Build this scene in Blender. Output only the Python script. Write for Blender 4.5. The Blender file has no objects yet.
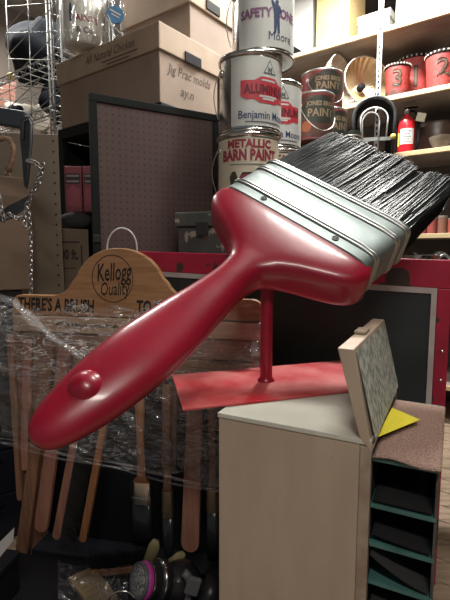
import bpy, math, random
import numpy as np
from mathutils import Matrix, Vector
random.seed(7); RNG = np.random.default_rng(7)
SC = bpy.context.scene
COL = SC.collection
PI = math.pi
# ------------------------------------------------------------------ camera, world, lights, exposure
TH = math.radians(6.34); F = 450.0
CT, ST = math.cos(TH), math.sin(TH)
CAM = np.array([0.0, 0.0, 1.3])
cd = bpy.data.cameras.new('camera'); cam = bpy.data.objects.new('camera', cd); COL.objects.link(cam)
cd.sensor_fit = 'VERTICAL'; cd.sensor_height = 36.0; cd.lens = 27.0; cd.clip_start = 0.02
cam.location = CAM; cam.rotation_euler = (PI/2 - TH, 0, 0)
SC.camera = cam
w = bpy.data.worlds.new('world'); SC.world = w; w.use_nodes = True
w.node_tree.nodes['Background'].inputs[0].default_value = (0.80, 0.90, 1.0, 1)
w.node_tree.nodes['Background'].inputs[1].default_value = 0.10
SC.view_settings.view_transform = 'Standard'; SC.view_settings.look = 'None'
SC.view_settings.gamma = 1.0; SC.view_settings.use_curve_mapping = False
SC.view_settings.exposure = 0.35
def area(name, loc, rot, sx, sy, power, col):
    l = bpy.data.lights.new(name, 'AREA'); l.shape = 'RECTANGLE'; l.size = sx; l.size_y = sy
    l.energy = power; l.color = col
    o = bpy.data.objects.new(name, l); COL.objects.link(o); o.location = loc; o.rotation_euler = rot
    return o
area('tube_light_key', (0.68, 1.48, 3.50), (0, 0, math.radians(-37)), 0.90, 0.22, 24, (1.0, 0.97, 0.90))
area('tube_light_back', (0.84, 3.12, 3.50), (0, 0, math.radians(-37)), 0.5, 0.20, 112, (1.0, 0.97, 0.92))
area('tube_light_side', (-1.7, 3.5, 3.50), (0, 0, math.radians(-37)), 1.3, 0.22, 46, (1.0, 0.98, 0.94))
area('fill_light_near', (0.1, -1.3, 3.50), (0, 0, math.radians(-37)), 1.3, 0.22, 40, (1.0, 0.93, 0.85))  # unseen fill light, added to brighten the fronts
# ------------------------------------------------------------------ helpers
def ray(px, py): return np.array([px-225, CT*F+ST*(300-py), -ST*F+CT*(300-py)])
def at(px, py, d): r = ray(px, py); return CAM + r*d/r[1]          # the place on that sight line at forward distance d
def atz(px, py, z): r = ray(px, py); return CAM + r*(z-CAM[2])/r[2]
def wm(o):
    m = o.matrix_basis.copy()
    while o.parent: o = o.parent; m = o.matrix_basis @ m
    return m
class MB:
    def __init__(s): s.v = []; s.f = []; s.mi = []; s.cur = 0
    def add(s, vs, fs, M=None):
        b = len(s.v)
        for p in vs:
            s.v.append(tuple(M @ Vector(p)) if M is not None else tuple(float(c) for c in p))
        for f in fs: s.f.append(tuple(i+b for i in f)); s.mi.append(s.cur)
        return s
    def box(s, x0, x1, y0, y1, z0, z1, M=None):
        vs = [(x, y, z) for z in (z0, z1) for y in (y0, y1) for x in (x0, x1)]
        return s.add(vs, [(0,2,3,1),(4,5,7,6),(0,1,5,4),(2,6,7,3),(0,4,6,2),(1,3,7,5)], M)
    def loft(s, loops, caps=True, M=None, closed=False):
        n = len(loops[0]); vs = [p for l in loops for p in l]; fs = []
        m = len(loops)
        for i in range(m if closed else m-1):
            j = (i+1) % m
            for k in range(n):
                fs.append((i*n+k, i*n+(k+1)%n, j*n+(k+1)%n, j*n+k))
        if caps and not closed:
            fs.append(tuple(range(n))[::-1]); fs.append(tuple((m-1)*n+k for k in range(n)))
        return s.add(vs, fs, M)
    def lathe(s, prof, n=32, M=None, caps=False, flute=0, nf=0):
        loops = []
        for (r, z) in prof:
            loops.append([((r*(1+flute*math.cos(nf*2*PI*k/n)))*math.cos(2*PI*k/n), (r*(1+flute*math.cos(nf*2*PI*k/n)))*math.sin(2*PI*k/n), z) for k in range(n)])
        return s.loft(loops, caps, M)
    def tube(s, path, r, n=8, caps=True, closed=False, M=None):
        P = [Vector(p) for p in path]; m = len(P); loops = []
        R = r if hasattr(r, '__len__') else [r]*m
        up = None
        for i in range(m):
            a = P[(i-1) % m] if (closed or i > 0) else P[i]
            b = P[(i+1) % m] if (closed or i < m-1) else P[i]
            t = (b-a).normalized()
            if up is None:
                up = Vector((0,0,1)) if abs(t.z) < .9 else Vector((1,0,0))
            up = (up - t*up.dot(t)).normalized(); sd = t.cross(up)
            loops.append([tuple(P[i] + (up*math.cos(2*PI*k/n)+sd*math.sin(2*PI*k/n))*R[i]) for k in range(n)])
        return s.loft(loops, caps, M, closed)
    def prism(s, pts, y0, y1, M=None):          # outline in x,z swept along y
        n = len(pts)
        return s.loft([[(p[0], y0, p[1]) for p in pts], [(p[0], y1, p[1]) for p in pts]], True, M)
    def grid(s, fn, nu, nv, M=None):
        vs = [fn(i/nu, j/nv) for j in range(nv+1) for i in range(nu+1)]
        fs = [(j*(nu+1)+i, j*(nu+1)+i+1, (j+1)*(nu+1)+i+1, (j+1)*(nu+1)+i) for j in range(nv) for i in range(nu)]
        return s.add(vs, fs, M)
    def build(s, name, mat, parent=None, world=False, smooth=False, bevel=0, solid=0, sub=0, auto=None):
        vs = s.v
        if world and parent is not None:
            inv = wm(parent).inverted(); vs = [tuple(inv @ Vector(p)) for p in vs]
        me = bpy.data.meshes.new(name); me.from_pydata(vs, [], s.f); me.validate()
        mats = mat if isinstance(mat, (list, tuple)) else [mat]
        for m in mats: me.materials.append(m)
        if len(mats) > 1 and len(me.polygons) == len(s.mi):
            me.polygons.foreach_set('material_index', s.mi)
        if smooth or auto: me.polygons.foreach_set('use_smooth', [True]*len(me.polygons))
        if auto:
            me.update()
            bpy_set_sharp(me, auto)
        o = bpy.data.objects.new(name, me); COL.objects.link(o)
        if parent is not None: o.parent = parent
        if solid: md = o.modifiers.new('solid', 'SOLIDIFY'); md.thickness = solid
        if bevel:
            md = o.modifiers.new('bevel', 'BEVEL'); md.width = bevel; md.segments = 2; md.limit_method = 'ANGLE'
        if sub: md = o.modifiers.new('sub', 'SUBSURF'); md.levels = sub; md.render_levels = sub
        return o
def bpy_set_sharp(me, ang):
    import bmesh
    bm = bmesh.new(); bm.from_mesh(me)
    bmesh.ops.recalc_face_normals(bm, faces=bm.faces)
    for e in bm.edges:
        if len(e.link_faces) == 2 and e.calc_face_angle(0) > math.radians(ang): e.smooth = False
    bm.to_mesh(me); bm.free()
def thing(name, label, cat, loc=(0,0,0), rotz=0, group=None):
    o = bpy.data.objects.new(name, None); COL.objects.link(o); o.empty_display_size = .05
    o.location = tuple(float(c) for c in loc); o.rotation_euler = (0, 0, rotz)
    o['label'] = label; o['category'] = cat
    if group: o['group'] = group
    return o
def tag(o, label, cat, group=None, kind=None):
    o['label'] = label; o['category'] = cat
    if group: o['group'] = group
    if kind: o['kind'] = kind
    return o
def struct(o): o['kind'] = 'structure'; return o
def T(x, y, z): return Matrix.Translation((float(x), float(y), float(z)))
def RZ(a): return Matrix.Rotation(a, 4, 'Z')
def RX(a): return Matrix.Rotation(a, 4, 'X')
def RY(a): return Matrix.Rotation(a, 4, 'Y')
def frame(o, x, y, z):
    return Matrix(((x[0], y[0], z[0], o[0]), (x[1], y[1], z[1], o[1]), (x[2], y[2], z[2], o[2]), (0,0,0,1)))
def text_geo(s, size, shear=0, space=1.0, offset=0.0, align='CENTER', sx=1.0):
    c = bpy.data.curves.new('t', 'FONT'); c.body = s; c.size = size; c.shear = shear; c.space_character = space
    c.offset = offset; c.align_x = align; c.align_y = 'CENTER'; c.resolution_u = 2; c.fill_mode = 'FRONT'
    o = bpy.data.objects.new('t', c); COL.objects.link(o)
    dg = bpy.context.evaluated_depsgraph_get(); me = bpy.data.meshes.new_from_object(o.evaluated_get(dg))
    vs = [(v.co.x*sx, v.co.y) for v in me.vertices]; fs = [tuple(p.vertices) for p in me.polygons]
    bpy.data.objects.remove(o); bpy.data.curves.remove(c); bpy.data.meshes.remove(me)
    return vs, fs
def flat_text(mb, s, size, cx, cz, y, M=None, rot=0, **k):      # lettering on a face looking towards -y
    vs, fs = text_geo(s, size, **k); ca, sa = math.cos(rot), math.sin(rot)
    mb.add([(cx+x*ca-z*sa, y, cz+x*sa+z*ca) for x, z in vs], fs, M)
def strips(pts, step=.007):
    def clip(P, x, sg):
        out = []
        for i in range(len(P)):
            a, b = P[i-1], P[i]; ia, ib = sg*(a[0]-x) >= 0, sg*(b[0]-x) >= 0
            if ia != ib:
                f = (x-a[0])/(b[0]-a[0]); out.append((x, a[1]+f*(b[1]-a[1])))
            if ib: out.append(b)
        return out
    x0 = min(p[0] for p in pts); x1 = max(p[0] for p in pts); n = max(1, int((x1-x0)/step)); V = []; Fc = []
    for i in range(n):
        P = clip(clip(list(pts), x0+(x1-x0)*i/n, 1), x0+(x1-x0)*(i+1)/n, -1)
        if len(P) > 2: Fc.append(tuple(range(len(V), len(V)+len(P)))); V += P
    return V, Fc
def wrap(mb, vs, fs, r, phi, z, dx=0):                          # bends a flat print around an upright can, phi = 0 looks to -y
    if len(fs) == 1: vs, fs = strips(vs)
    mb.add([(r*math.sin(phi+(x+dx)/r), -r*math.cos(phi+(x+dx)/r), z+y) for x, y in vs], fs)
def wrap_text(mb, s, size, r, phi, z, dx=0, **k):
    vs, fs = text_geo(s, size, **k); wrap(mb, vs, fs, r, phi, z, dx)
def poly(mb, pts, r, phi, z, dx=0): wrap(mb, pts, [tuple(range(len(pts)))], r, phi, z, dx)
# ------------------------------------------------------------------ materials
MATS = {}
def mat(name, col, rough=.5, metal=0, col2=None, scale=8, detail=5, lo=.4, hi=.62, bump=0, bscale=40, stretch=None, col3=None, scale3=20, lo3=.6, hi3=.68, coat=0, spec=.5, trans=0, emit=0):
    if name in MATS: return MATS[name]
    m = bpy.data.materials.new(name); m.use_nodes = True; N = m.node_tree.nodes; L = m.node_tree.links
    b = N['Principled BSDF']; b.inputs['Roughness'].default_value = rough; b.inputs['Metallic'].default_value = metal
    b.inputs['Specular IOR Level'].default_value = spec
    b.inputs['Coat Weight'].default_value = coat; b.inputs['Coat Roughness'].default_value = .12
    b.inputs['Transmission Weight'].default_value = trans
    b.inputs['Base Color'].default_value = (*col, 1)
    tc = N.new('ShaderNodeTexCoord'); mp = N.new('ShaderNodeMapping'); L.new(tc.outputs['Object'], mp.inputs[0])
    if stretch: mp.inputs['Scale'].default_value = stretch
    def ramp(sc, dt, l, h):
        n = N.new('ShaderNodeTexNoise'); n.inputs['Scale'].default_value = sc; n.inputs['Detail'].default_value = dt
        L.new(mp.outputs[0], n.inputs['Vector'])
        r = N.new('ShaderNodeMapRange'); r.inputs[1].default_value = l; r.inputs[2].default_value = h; L.new(n.outputs[0], r.inputs[0])
        return r.outputs[0]
    last = None
    if col2:
        x = N.new('ShaderNodeMix'); x.data_type = 'RGBA'; L.new(ramp(scale, detail, lo, hi), x.inputs[0])
        x.inputs[6].default_value = (*col, 1); x.inputs[7].default_value = (*col2, 1); last = x.outputs[2]
    if col3:
        x = N.new('ShaderNodeMix'); x.data_type = 'RGBA'; L.new(ramp(scale3, 6, lo3, hi3), x.inputs[0])
        x.inputs[6].default_value = (*col, 1); x.inputs[7].default_value = (*col3, 1)
        if last: L.new(last, x.inputs[6])
        last = x.outputs[2]
    if last: L.new(last, b.inputs['Base Color'])
    if bump:
        n = N.new('ShaderNodeTexNoise'); n.inputs['Scale'].default_value = bscale; n.inputs['Detail'].default_value = 4
        L.new(mp.outputs[0], n.inputs['Vector'])
        bp = N.new('ShaderNodeBump'); bp.inputs['Strength'].default_value = bump; bp.inputs['Distance'].default_value = .01
        L.new(n.outputs[0], bp.inputs['Height']); L.new(bp.outputs[0], b.inputs['Normal'])
    if emit:
        b.inputs['Emission Color'].default_value = (*col, 1); b.inputs['Emission Strength'].default_value = emit
    MATS[name] = m; return m
def dots_mat(name, col, hole, pitch, rad):
    m = bpy.data.materials.new(name); m.use_nodes = True; N = m.node_tree.nodes; L = m.node_tree.links
    b = N['Principled BSDF']; b.inputs['Roughness'].default_value = .75
    tc = N.new('ShaderNodeTexCoord'); sp = N.new('ShaderNodeSeparateXYZ'); L.new(tc.outputs['Object'], sp.inputs[0])
    def mth(op, a, bb):
        n = N.new('ShaderNodeMath'); n.operation = op
        for i, q in ((0, a), (1, bb)):
            if isinstance(q, (int, float)): n.inputs[i].default_value = q
            else: L.new(q, n.inputs[i])
        return n.outputs[0]
    d = []
    for ax in (0, 2):
        q = mth('SUBTRACT', mth('FRACT', mth('DIVIDE', sp.outputs[ax], pitch), 0), .5); d.append(mth('MULTIPLY', q, q))
    k = mth('LESS_THAN', mth('ADD', d[0], d[1]), (rad/pitch)**2)
    n = N.new('ShaderNodeTexNoise'); n.inputs['Scale'].default_value = 5; n.inputs['Detail'].default_value = 5; L.new(tc.outputs['Object'], n.inputs['Vector'])
    x0 = N.new('ShaderNodeMix'); x0.data_type = 'RGBA'; L.new(n.outputs[0], x0.inputs[0])
    x0.inputs[6].default_value = (*[c*.75 for c in col], 1); x0.inputs[7].default_value = (*[c*1.25 for c in col], 1)
    x = N.new('ShaderNodeMix'); x.data_type = 'RGBA'; L.new(k, x.inputs[0]); L.new(x0.outputs[2], x.inputs[6]); x.inputs[7].default_value = (*hole, 1)
    L.new(x.outputs[2], b.inputs['Base Color']); MATS[name] = m; return m
def film_mat(name, base=.12, streak=.35, stretch=(1, 1, 14), tint=(.9, .92, .95), scale=6, rough=.12, fine=3.0):
    m = bpy.data.materials.new(name); m.use_nodes = True; N = m.node_tree.nodes; L = m.node_tree.links
    out = N['Material Output']; N.remove(N['Principled BSDF'])
    tr = N.new('ShaderNodeBsdfTransparent'); gl = N.new('ShaderNodeBsdfGlossy'); gl.inputs['Roughness'].default_value = rough
    df = N.new('ShaderNodeBsdfTranslucent'); df.inputs[0].default_value = (*tint, 1)
    d2 = N.new('ShaderNodeBsdfDiffuse'); d2.inputs[0].default_value = (*tint, 1)
    tc = N.new('ShaderNodeTexCoord')
    def ridge(st, sc, dist, l, h):
        mp = N.new('ShaderNodeMapping'); mp.inputs['Scale'].default_value = st; L.new(tc.outputs['Object'], mp.inputs[0])
        n = N.new('ShaderNodeTexNoise'); n.inputs['Scale'].default_value = sc; n.inputs['Detail'].default_value = 5; n.inputs['Distortion'].default_value = dist; L.new(mp.outputs[0], n.inputs['Vector'])
        s1 = N.new('ShaderNodeMath'); s1.operation = 'SUBTRACT'; L.new(n.outputs[0], s1.inputs[0]); s1.inputs[1].default_value = .5
        ab = N.new('ShaderNodeMath'); ab.operation = 'ABSOLUTE'; L.new(s1.outputs[0], ab.inputs[0])
        r = N.new('ShaderNodeMapRange'); r.inputs[1].default_value = l; r.inputs[2].default_value = h; r.inputs[3].default_value = 1; r.inputs[4].default_value = 0; L.new(ab.outputs[0], r.inputs[0])
        return n.outputs[0], r.outputs[0]
    n1, r1 = ridge(stretch, scale, .2, .0, .024); n2, r2 = ridge((1, 1, 1.6), scale*1.3, 1.5, .0, .013)
    n3, _ = ridge((1, 1, 1), 2.2, .4, 0, .1)
    mk = N.new('ShaderNodeMapRange'); mk.inputs[1].default_value = .40; mk.inputs[2].default_value = .62; mk.inputs[3].default_value = .10; L.new(n3, mk.inputs[0])
    mxx = N.new('ShaderNodeMath'); mxx.operation = 'MAXIMUM'; L.new(r1, mxx.inputs[0]); L.new(r2, mxx.inputs[1])
    mu = N.new('ShaderNodeMath'); mu.operation = 'MULTIPLY'; L.new(mxx.outputs[0], mu.inputs[0]); L.new(mk.outputs[0], mu.inputs[1])
    mv = N.new('ShaderNodeMath'); mv.operation = 'MULTIPLY_ADD'; mv.use_clamp = True; L.new(mu.outputs[0], mv.inputs[0]); mv.inputs[1].default_value = streak; mv.inputs[2].default_value = .01+.03*streak
    ad = N.new('ShaderNodeMath'); ad.operation = 'ADD'; L.new(n1, ad.inputs[0]); L.new(r2, ad.inputs[1])
    bp = N.new('ShaderNodeBump'); bp.inputs['Strength'].default_value = .8; bp.inputs['Distance'].default_value = .012; L.new(ad.outputs[0], bp.inputs['Height']); L.new(bp.outputs[0], gl.inputs['Normal'])
    md = N.new('ShaderNodeMixShader'); md.inputs[0].default_value = .6; L.new(df.outputs[0], md.inputs[1]); L.new(d2.outputs[0], md.inputs[2])
    m1 = N.new('ShaderNodeMixShader'); L.new(mv.outputs[0], m1.inputs[0]); L.new(tr.outputs[0], m1.inputs[1]); L.new(md.outputs[0], m1.inputs[2])
    m2 = N.new('ShaderNodeMixShader'); m2.inputs[0].default_value = base; L.new(m1.outputs[0], m2.inputs[1]); L.new(gl.outputs[0], m2.inputs[2])
    L.new(m2.outputs[0], out.inputs[0]); MATS[name] = m; return m
RED = mat('red_enamel', (.27, .004, .022), .33, coat=.35, col2=(.34, .008, .030), scale=3, col3=(.42, .05, .06), scale3=9, lo3=.64, hi3=.85, stretch=(1, 1, 1), bump=.04, bscale=14)
REDP = mat('faded_red_plate', (.46, .010, .022), .40, col2=(.62, .17, .16), scale=7, detail=8, lo=.38, hi=.66)
STEEL = mat('dull_galvanised', (.23, .27, .265), .48, metal=.7, col2=(.32, .375, .37), scale=7, detail=6, bump=.12, bscale=6)
STEEL2 = mat('ferrule_band', (.40, .42, .40), .30, metal=.9)
CHROME = mat('bright_tin', (.72, .72, .70), .18, metal=1)
WIRE = mat('wire_steel', (.60, .60, .58), .30, metal=.9)
RWIRE = mat('rack_wire', (.36, .36, .35), .32, metal=.85)
def bristle_mat(name, col, gloss, rough):
    m = bpy.data.materials.new(name); m.use_nodes = True; N = m.node_tree.nodes; L = m.node_tree.links
    N.remove(N['Principled BSDF']); d = N.new('ShaderNodeBsdfDiffuse'); d.inputs[0].default_value = (*col, 1)
    g = N.new('ShaderNodeBsdfGlossy'); g.inputs['Roughness'].default_value = rough
    x = N.new('ShaderNodeMixShader'); x.inputs[0].default_value = gloss; L.new(d.outputs[0], x.inputs[1]); L.new(g.outputs[0], x.inputs[2])
    L.new(x.outputs[0], N['Material Output'].inputs[0]); return m
BRIST = bristle_mat('black_bristle', (.032, .035, .036), .055, .24)
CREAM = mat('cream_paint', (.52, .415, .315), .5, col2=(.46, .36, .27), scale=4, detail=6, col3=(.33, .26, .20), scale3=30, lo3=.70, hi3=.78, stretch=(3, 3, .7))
CREAMT = mat('cream_lit_top', (.68, .67, .58), .45, col2=(.58, .58, .51), scale=5)  # same cream raised for the rack top, its bright light put into the colour
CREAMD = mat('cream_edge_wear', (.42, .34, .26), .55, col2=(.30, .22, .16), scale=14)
TEAL = mat('teal_paint', (.075, .19, .175), .45, col2=(.05, .13, .12), scale=12)
DARK = mat('charcoal_board', (.022, .024, .027), .6)
BLACK = mat('black_matt', (.008, .008, .010), .7, spec=.12)
NAVY = mat('dark_panel', (.018, .027, .029), .5, col2=(.028, .037, .038), scale=5)
PINE = mat('varnished_pine', (.42, .23, .11), .42, col2=(.34, .17, .075), scale=3, stretch=(2, 2, 22), detail=3)
PINE2 = mat('dull_brown_wood', (.29, .145, .085), .5, col2=(.20, .095, .05), scale=4, stretch=(14, 14, 1.5))
WOODO = mat('orange_brown_wood', (.50, .23, .105), .4, col2=(.38, .16, .07), scale=4, stretch=(12, 12, 1.2))
WOODR = mat('reddish_wood', (.42, .20, .14), .45, col2=(.32, .14, .095), scale=4, stretch=(12, 12, 1.2))
INK = mat('black_ink', (.015, .013, .012), .6)
CARD = mat('kraft_cardboard', (.31, .228, .172), .75, col2=(.26, .19, .14), scale=4)
CARDL = mat('pale_kraft_cardboard', (.40, .30, .215), .75, col2=(.34, .25, .175), scale=5)
SHELFW = mat('shelf_plywood', (.29, .245, .205), .7, col2=(.24, .20, .165), scale=5, stretch=(1, 6, 6))
SHELFE = mat('shelf_edge_yellow_pine', (.56, .43, .24), .55)
# ------------------------------------------------------------------ room shell (turned like the shelves, about -37 degrees)
RA = math.radians(-37.3)
E1 = np.array([math.cos(RA), math.sin(RA)]); E2 = np.array([-math.sin(RA), math.cos(RA)])
def q(a, b, z): p = E1*a + E2*b; return (p[0], p[1], z)
MR = RZ(RA)
floor = thing('floor', '', '', (0, 0, 0)); del floor['label'], floor['category']; struct(floor)
fw = mat('floor_boards', (.36, .27, .19), .6, col2=(.28, .20, .13), scale=4, stretch=(1, 10, 1), col3=(.16, .11, .075), scale3=3, lo3=.55, hi3=.7)
fb = MB().box(-4.6, 4.6, -3.0, 4.9, -.12, -.022, MR).build('subfloor', mat('floor_gap', (.03, .022, .016), .9), floor)
pl = None
k = 0
for j in range(54):
    y0 = -3.0 + j*.146
    m = MB().box(-4.6, 4.6, y0+.003, y0+.143, -.0219, 0, MR) if pl is None else None
    if pl is None: pl = m.build('plank', fw, floor); base0 = y0
    else:
        o = pl.copy(); COL.objects.link(o); o.parent = floor
        d = E2*(y0-base0); o.location = (d[0], d[1], 0)
WALL = mat('wall_taupe', (.20, .165, .14), .85, col2=(.16, .13, .11), scale=2)
struct(MB().box(-4.6, 4.6, 4.9, 5.0, -.1, 3.7, MR).build('wall_back', WALL))
struct(MB().box(-4.7, -4.6, -3.0, 5.0, -.1, 3.7, MR).build('wall_left', WALL))
struct(MB().box(4.6, 4.7, -3.0, 5.0, -.1, 3.7, MR).build('wall_right', WALL))
struct(MB().box(-4.7, 4.7, -3.0, 5.0, 3.7, 3.8, MR).build('ceiling', mat('ceiling_paint', (.34, .33, .31), .85)))
# fluorescent fixtures: the lamps of the room, plus one added behind the camera for fill
TUBE = mat('lit_tube', (1, .98, .93), .3, emit=9)
WHITEM = mat('white_enamel', (.75, .75, .72), .4)
for i, (x, y, lab) in enumerate([(.68, 1.48, 'white twin tube ceiling lamp above the big brush'), (.84, 3.12, 'white twin tube ceiling lamp above the back shelves'),
                                 (-1.7, 3.5, 'white twin tube ceiling lamp above the wire rack'), (.1, -1.3, 'white twin tube fixture added behind the camera for fill light')]):
    t = thing('ceiling_lamp', lab, 'lamp', (x, y, 3.53), RA, 'fluorescent ceiling lamps')
    MB().box(-.68, .68, -.13, .13, .06, .17).build('lamp_housing', WHITEM, t, bevel=.01)
    for sy in (-.06, .06): MB().tube([(-.63, sy, .035), (.63, sy, .035)], .02, 10).build('tube', TUBE, t, smooth=True)
# ------------------------------------------------------------------ THE GIANT BRUSH
u = np.array([.81*math.sqrt(.75), .5, .58*math.sqrt(.75)]); u /= np.linalg.norm(u)
tt = np.array([.83, 0, -.55]); tt[1] = -(u[0]*tt[0]+u[2]*tt[2])/u[1]; tt /= np.linalg.norm(tt)
nn = np.cross(u, tt); nn /= np.linalg.norm(nn)
if nn[1] > 0: nn = -nn
u = u - .055*nn; u /= np.linalg.norm(u); nn = nn - (nn@u)*u; nn /= np.linalg.norm(nn)
OB = at(266, 248, 1.31) - nn*.028
def B(s, wv, h): return tuple(OB + u*s + tt*wv + nn*h)
def pchip(x, xs, ys):
    xs = np.array(xs, float); ys = np.array(ys, float); h = np.diff(xs); d = np.diff(ys)/h
    m = np.zeros_like(ys); m[0] = d[0]; m[-1] = d[-1]
    for i in range(1, len(xs)-1):
        m[i] = 0 if d[i-1]*d[i] <= 0 else 2/(1/d[i-1]+1/d[i])
    i = int(np.clip(np.searchsorted(xs, x)-1, 0, len(xs)-2)); t = (x-xs[i])/h[i]
    return (1+2*t)*(1-t)**2*ys[i] + t*(1-t)**2*h[i]*m[i] + t*t*(3-2*t)*ys[i+1] + t*t*(t-1)*h[i]*m[i+1]
rodp = at(266, 383, 1.328); rodp[2] = .9
brush = thing('giant_paint_brush', 'giant red display paint brush with black bristles tilted on a red stand', 'paint brush', rodp)
HS = [-.776,-.772,-.764,-.74,-.692,-.61,-.5,-.37,-.23,-.15,-.10,-.06,-.03,0,.03,.06,.09,.12,.16]
HW = [.004,.018,.033,.051,.068,.084,.091,.083,.064,.056,.062,.098,.150,.212,.260,.282,.286,.276,.255]
HT = [.003,.014,.022,.032,.040,.046,.047,.045,.046,.050,.053,.056,.060,.064,.067,.069,.070,.068,.062]
HE = [2,2,2,2,2,2.1,2.2,2.2,2.2,2.3,2.5,2.9,3.4,4.0,4.6,5.2,5.8,6.2,7]
def secloop(s, hw, ht, e, wc=0, n=56):
    l = []
    for k in range(n):
        a = 2*PI*k/n; ca, sa = math.cos(a), math.sin(a)
        l.append(B(s, wc + hw*math.copysign(abs(ca)**(2/e), ca), ht*math.copysign(abs(sa)**(2/e), sa)))
    return l
loops = []
for s in list(np.linspace(-.776, -.72, 16)) + list(np.linspace(-.71, -.16, 40)) + list(np.linspace(-.15, .16, 40)):
    wc = max(0.0, -(s+.02)*.055)
    loops.append(secloop(s, pchip(s, HS, HW), pchip(s, HS, HT), pchip(s, HS, HE), wc))
handle = MB().loft(loops).build('handle', RED, brush, world=True, smooth=True)
handle['label'] = 'glossy red wooden handle'
# round knob near the end of the handle
mk = frame(B(-.628, .030, .037), u, tt, nn)
MB().lathe([(.0005, .024), (.012, .0228), (.024, .018), (.033, .011), (.038, .004), (.042, -.004), (.043, -.02)], 28, mk).build('knob', RED, handle, world=True, smooth=True)
# ferrule
fl = [secloop(s, hw, ht, 9, 0, 72) for s, hw, ht in ((.106, .264, .0695), (.109, .2665, .0725), (.16, .267, .073), (.25, .269, .073), (.335, .270, .073), (.338, .262, .066))]
ferr = MB().loft(fl).build('ferrule', STEEL, brush, world=True, auto=40)
ferr['label'] = 'dull grey metal ferrule'
for s0 in (.148, .160, .256, .268, .312, .324):
    r = .0048
    ls = [secloop(s0+r*1.3*math.cos(a), .2675+max(0, r*math.sin(a))+(s0-.15)*.012, .0725+max(-.002, r*1.2*math.sin(a)), 9, 0, 72) for a in np.linspace(PI, 0, 8)]
    MB().loft(ls, caps=False).build('ridge', STEEL2, ferr, world=True, smooth=True)
for px, py in ((256, 203), (328, 244)):
    r_ = ray(px, py); qn = CAM + r_*(np.dot(OB+nn*.074-CAM, nn)/np.dot(r_, nn)); dd = qn-OB
    M_ = frame(B(.128, float(dd@tt), .072), u, tt, nn)
    MB().lathe([(.0005, .003), (.0035, .003), (.0045, .0012), (.0075, .0012), (.0085, .004), (.0098, .003), (.0105, 0)], 18, M_).build('nail', mat('dark_nail', (.08, .08, .08), .4, metal=.8), ferr, world=True, smooth=True)
# bristles: dark core and separate hairs over it
core = MB()
core.loft([secloop(s, hw, ht, 8, 0, 40) for s, hw, ht in ((.30, .256, .062), (.40, .252, .060), (.52, .246, .055), (.625, .238, .048))])
bo = core.build('bristle_core', BLACK, brush, world=True, smooth=True)
hair = MB(); vs = []; fs = []
ncl = 150
clumps = [(random.uniform(-1, 1), random.uniform(-.012, .012), random.uniform(-.010, .008), random.uniform(-.022, .018)) for _ in range(ncl)]
clumps.sort()
def strand(w0, h0, w1, h1, s1, r, bow):
    b = len(vs); K = 5
    for i in range(K+1):
        f = i/K; s = .325 + (s1-.325)*f
        wv = w0+(w1-w0)*f + bow*math.sin(PI*f); hv = h0+(h1-h0)*(f**1.4) + abs(bow)*.4*math.sin(PI*f)
        rr = r*(1-.55*f)
        for k in range(3):
            a = 2*PI*k/3+.5
            vs.append(B(s, wv+rr*math.cos(a), hv+rr*math.sin(a)))
    for i in range(K):
        for k in range(3): fs.append((b+i*3+k, b+i*3+(k+1)%3, b+(i+1)*3+(k+1)%3, b+(i+1)*3+k))
def hgt(wv, hw, ht): return ht*max(0.0, 1-abs(wv/hw)**8)**(1/8)
for i in range(5200):
    wn = random.uniform(-1, 1)
    w0 = wn*.258
    c = min(clumps, key=lambda c: abs(c[0]-wn-.05*math.sin(i)))
    pull = .38
    w1 = (wn*(1-pull)+c[0]*pull)*.252 + c[1] + random.gauss(0, .0025)
    s1 = .660 + c[3]*.6 + random.gauss(0, .006) + .012*math.sin(wn*9)
    h0 = hgt(w0, .262, .066) + random.uniform(-.006, .001)
    h1 = hgt(w1*.97, .262, .054) + c[2] + random.uniform(-.014, .006)
    strand(w0, h0, w1, h1, s1, random.choice((.0010, .0013, .0016, .0030)), random.gauss(0, .003))
for i in range(900):                       # the narrow side that looks to the right, and the tip end
    hn = random.uniform(-1, 1)
    strand(.262, hn*.06, .243+random.gauss(0, .002), hn*.046, .652+random.gauss(0, .01), .0014, 0)
for i in range(1600):
    wn, hn = random.uniform(-1, 1), random.uniform(-1, 1)
    strand(wn*.22, hn*.05, wn*.24+random.gauss(0, .004), hn*.047, .655+random.gauss(0, .012), .0016, 0)
hair.add(vs, fs); ho = hair.build('bristles', BRIST, brush, world=True, smooth=True); ho['kind'] = 'stuff'; ho['label'] = 'stiff black bristles'
# stand
zt = OB[2] - ((rodp[0]-OB[0])*nn[0] + (rodp[1]-OB[1])*nn[1])/nn[2]
MB().tube([(0, 0, .004), (0, 0, zt-.9-.02)], .0185, 28).build('stand_rod', RED, brush, smooth=False, auto=40)
MB().lathe([(.026, .006), (.0255, .011), (.021, .016), (.0186, .019)], 24).build('weld_bead', RED, brush, smooth=True)
p1 = atz(183, 412, .9); p2 = atz(172, 377, .9); ax = np.array([.95, .314, 0])
pc = [p1, p1+ax*.52, p2+ax*.62, p2]
pm = MB(); lo_ = [tuple(p+np.array([0, 0, .001])) for p in pc]; hi_ = [tuple(p+np.array([0, 0, .007])) for p in pc]
pm.loft([lo_, hi_]); pm.build('base_plate', REDP, brush, world=True, bevel=.0015)['label'] = 'faded red steel base plate'
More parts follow.
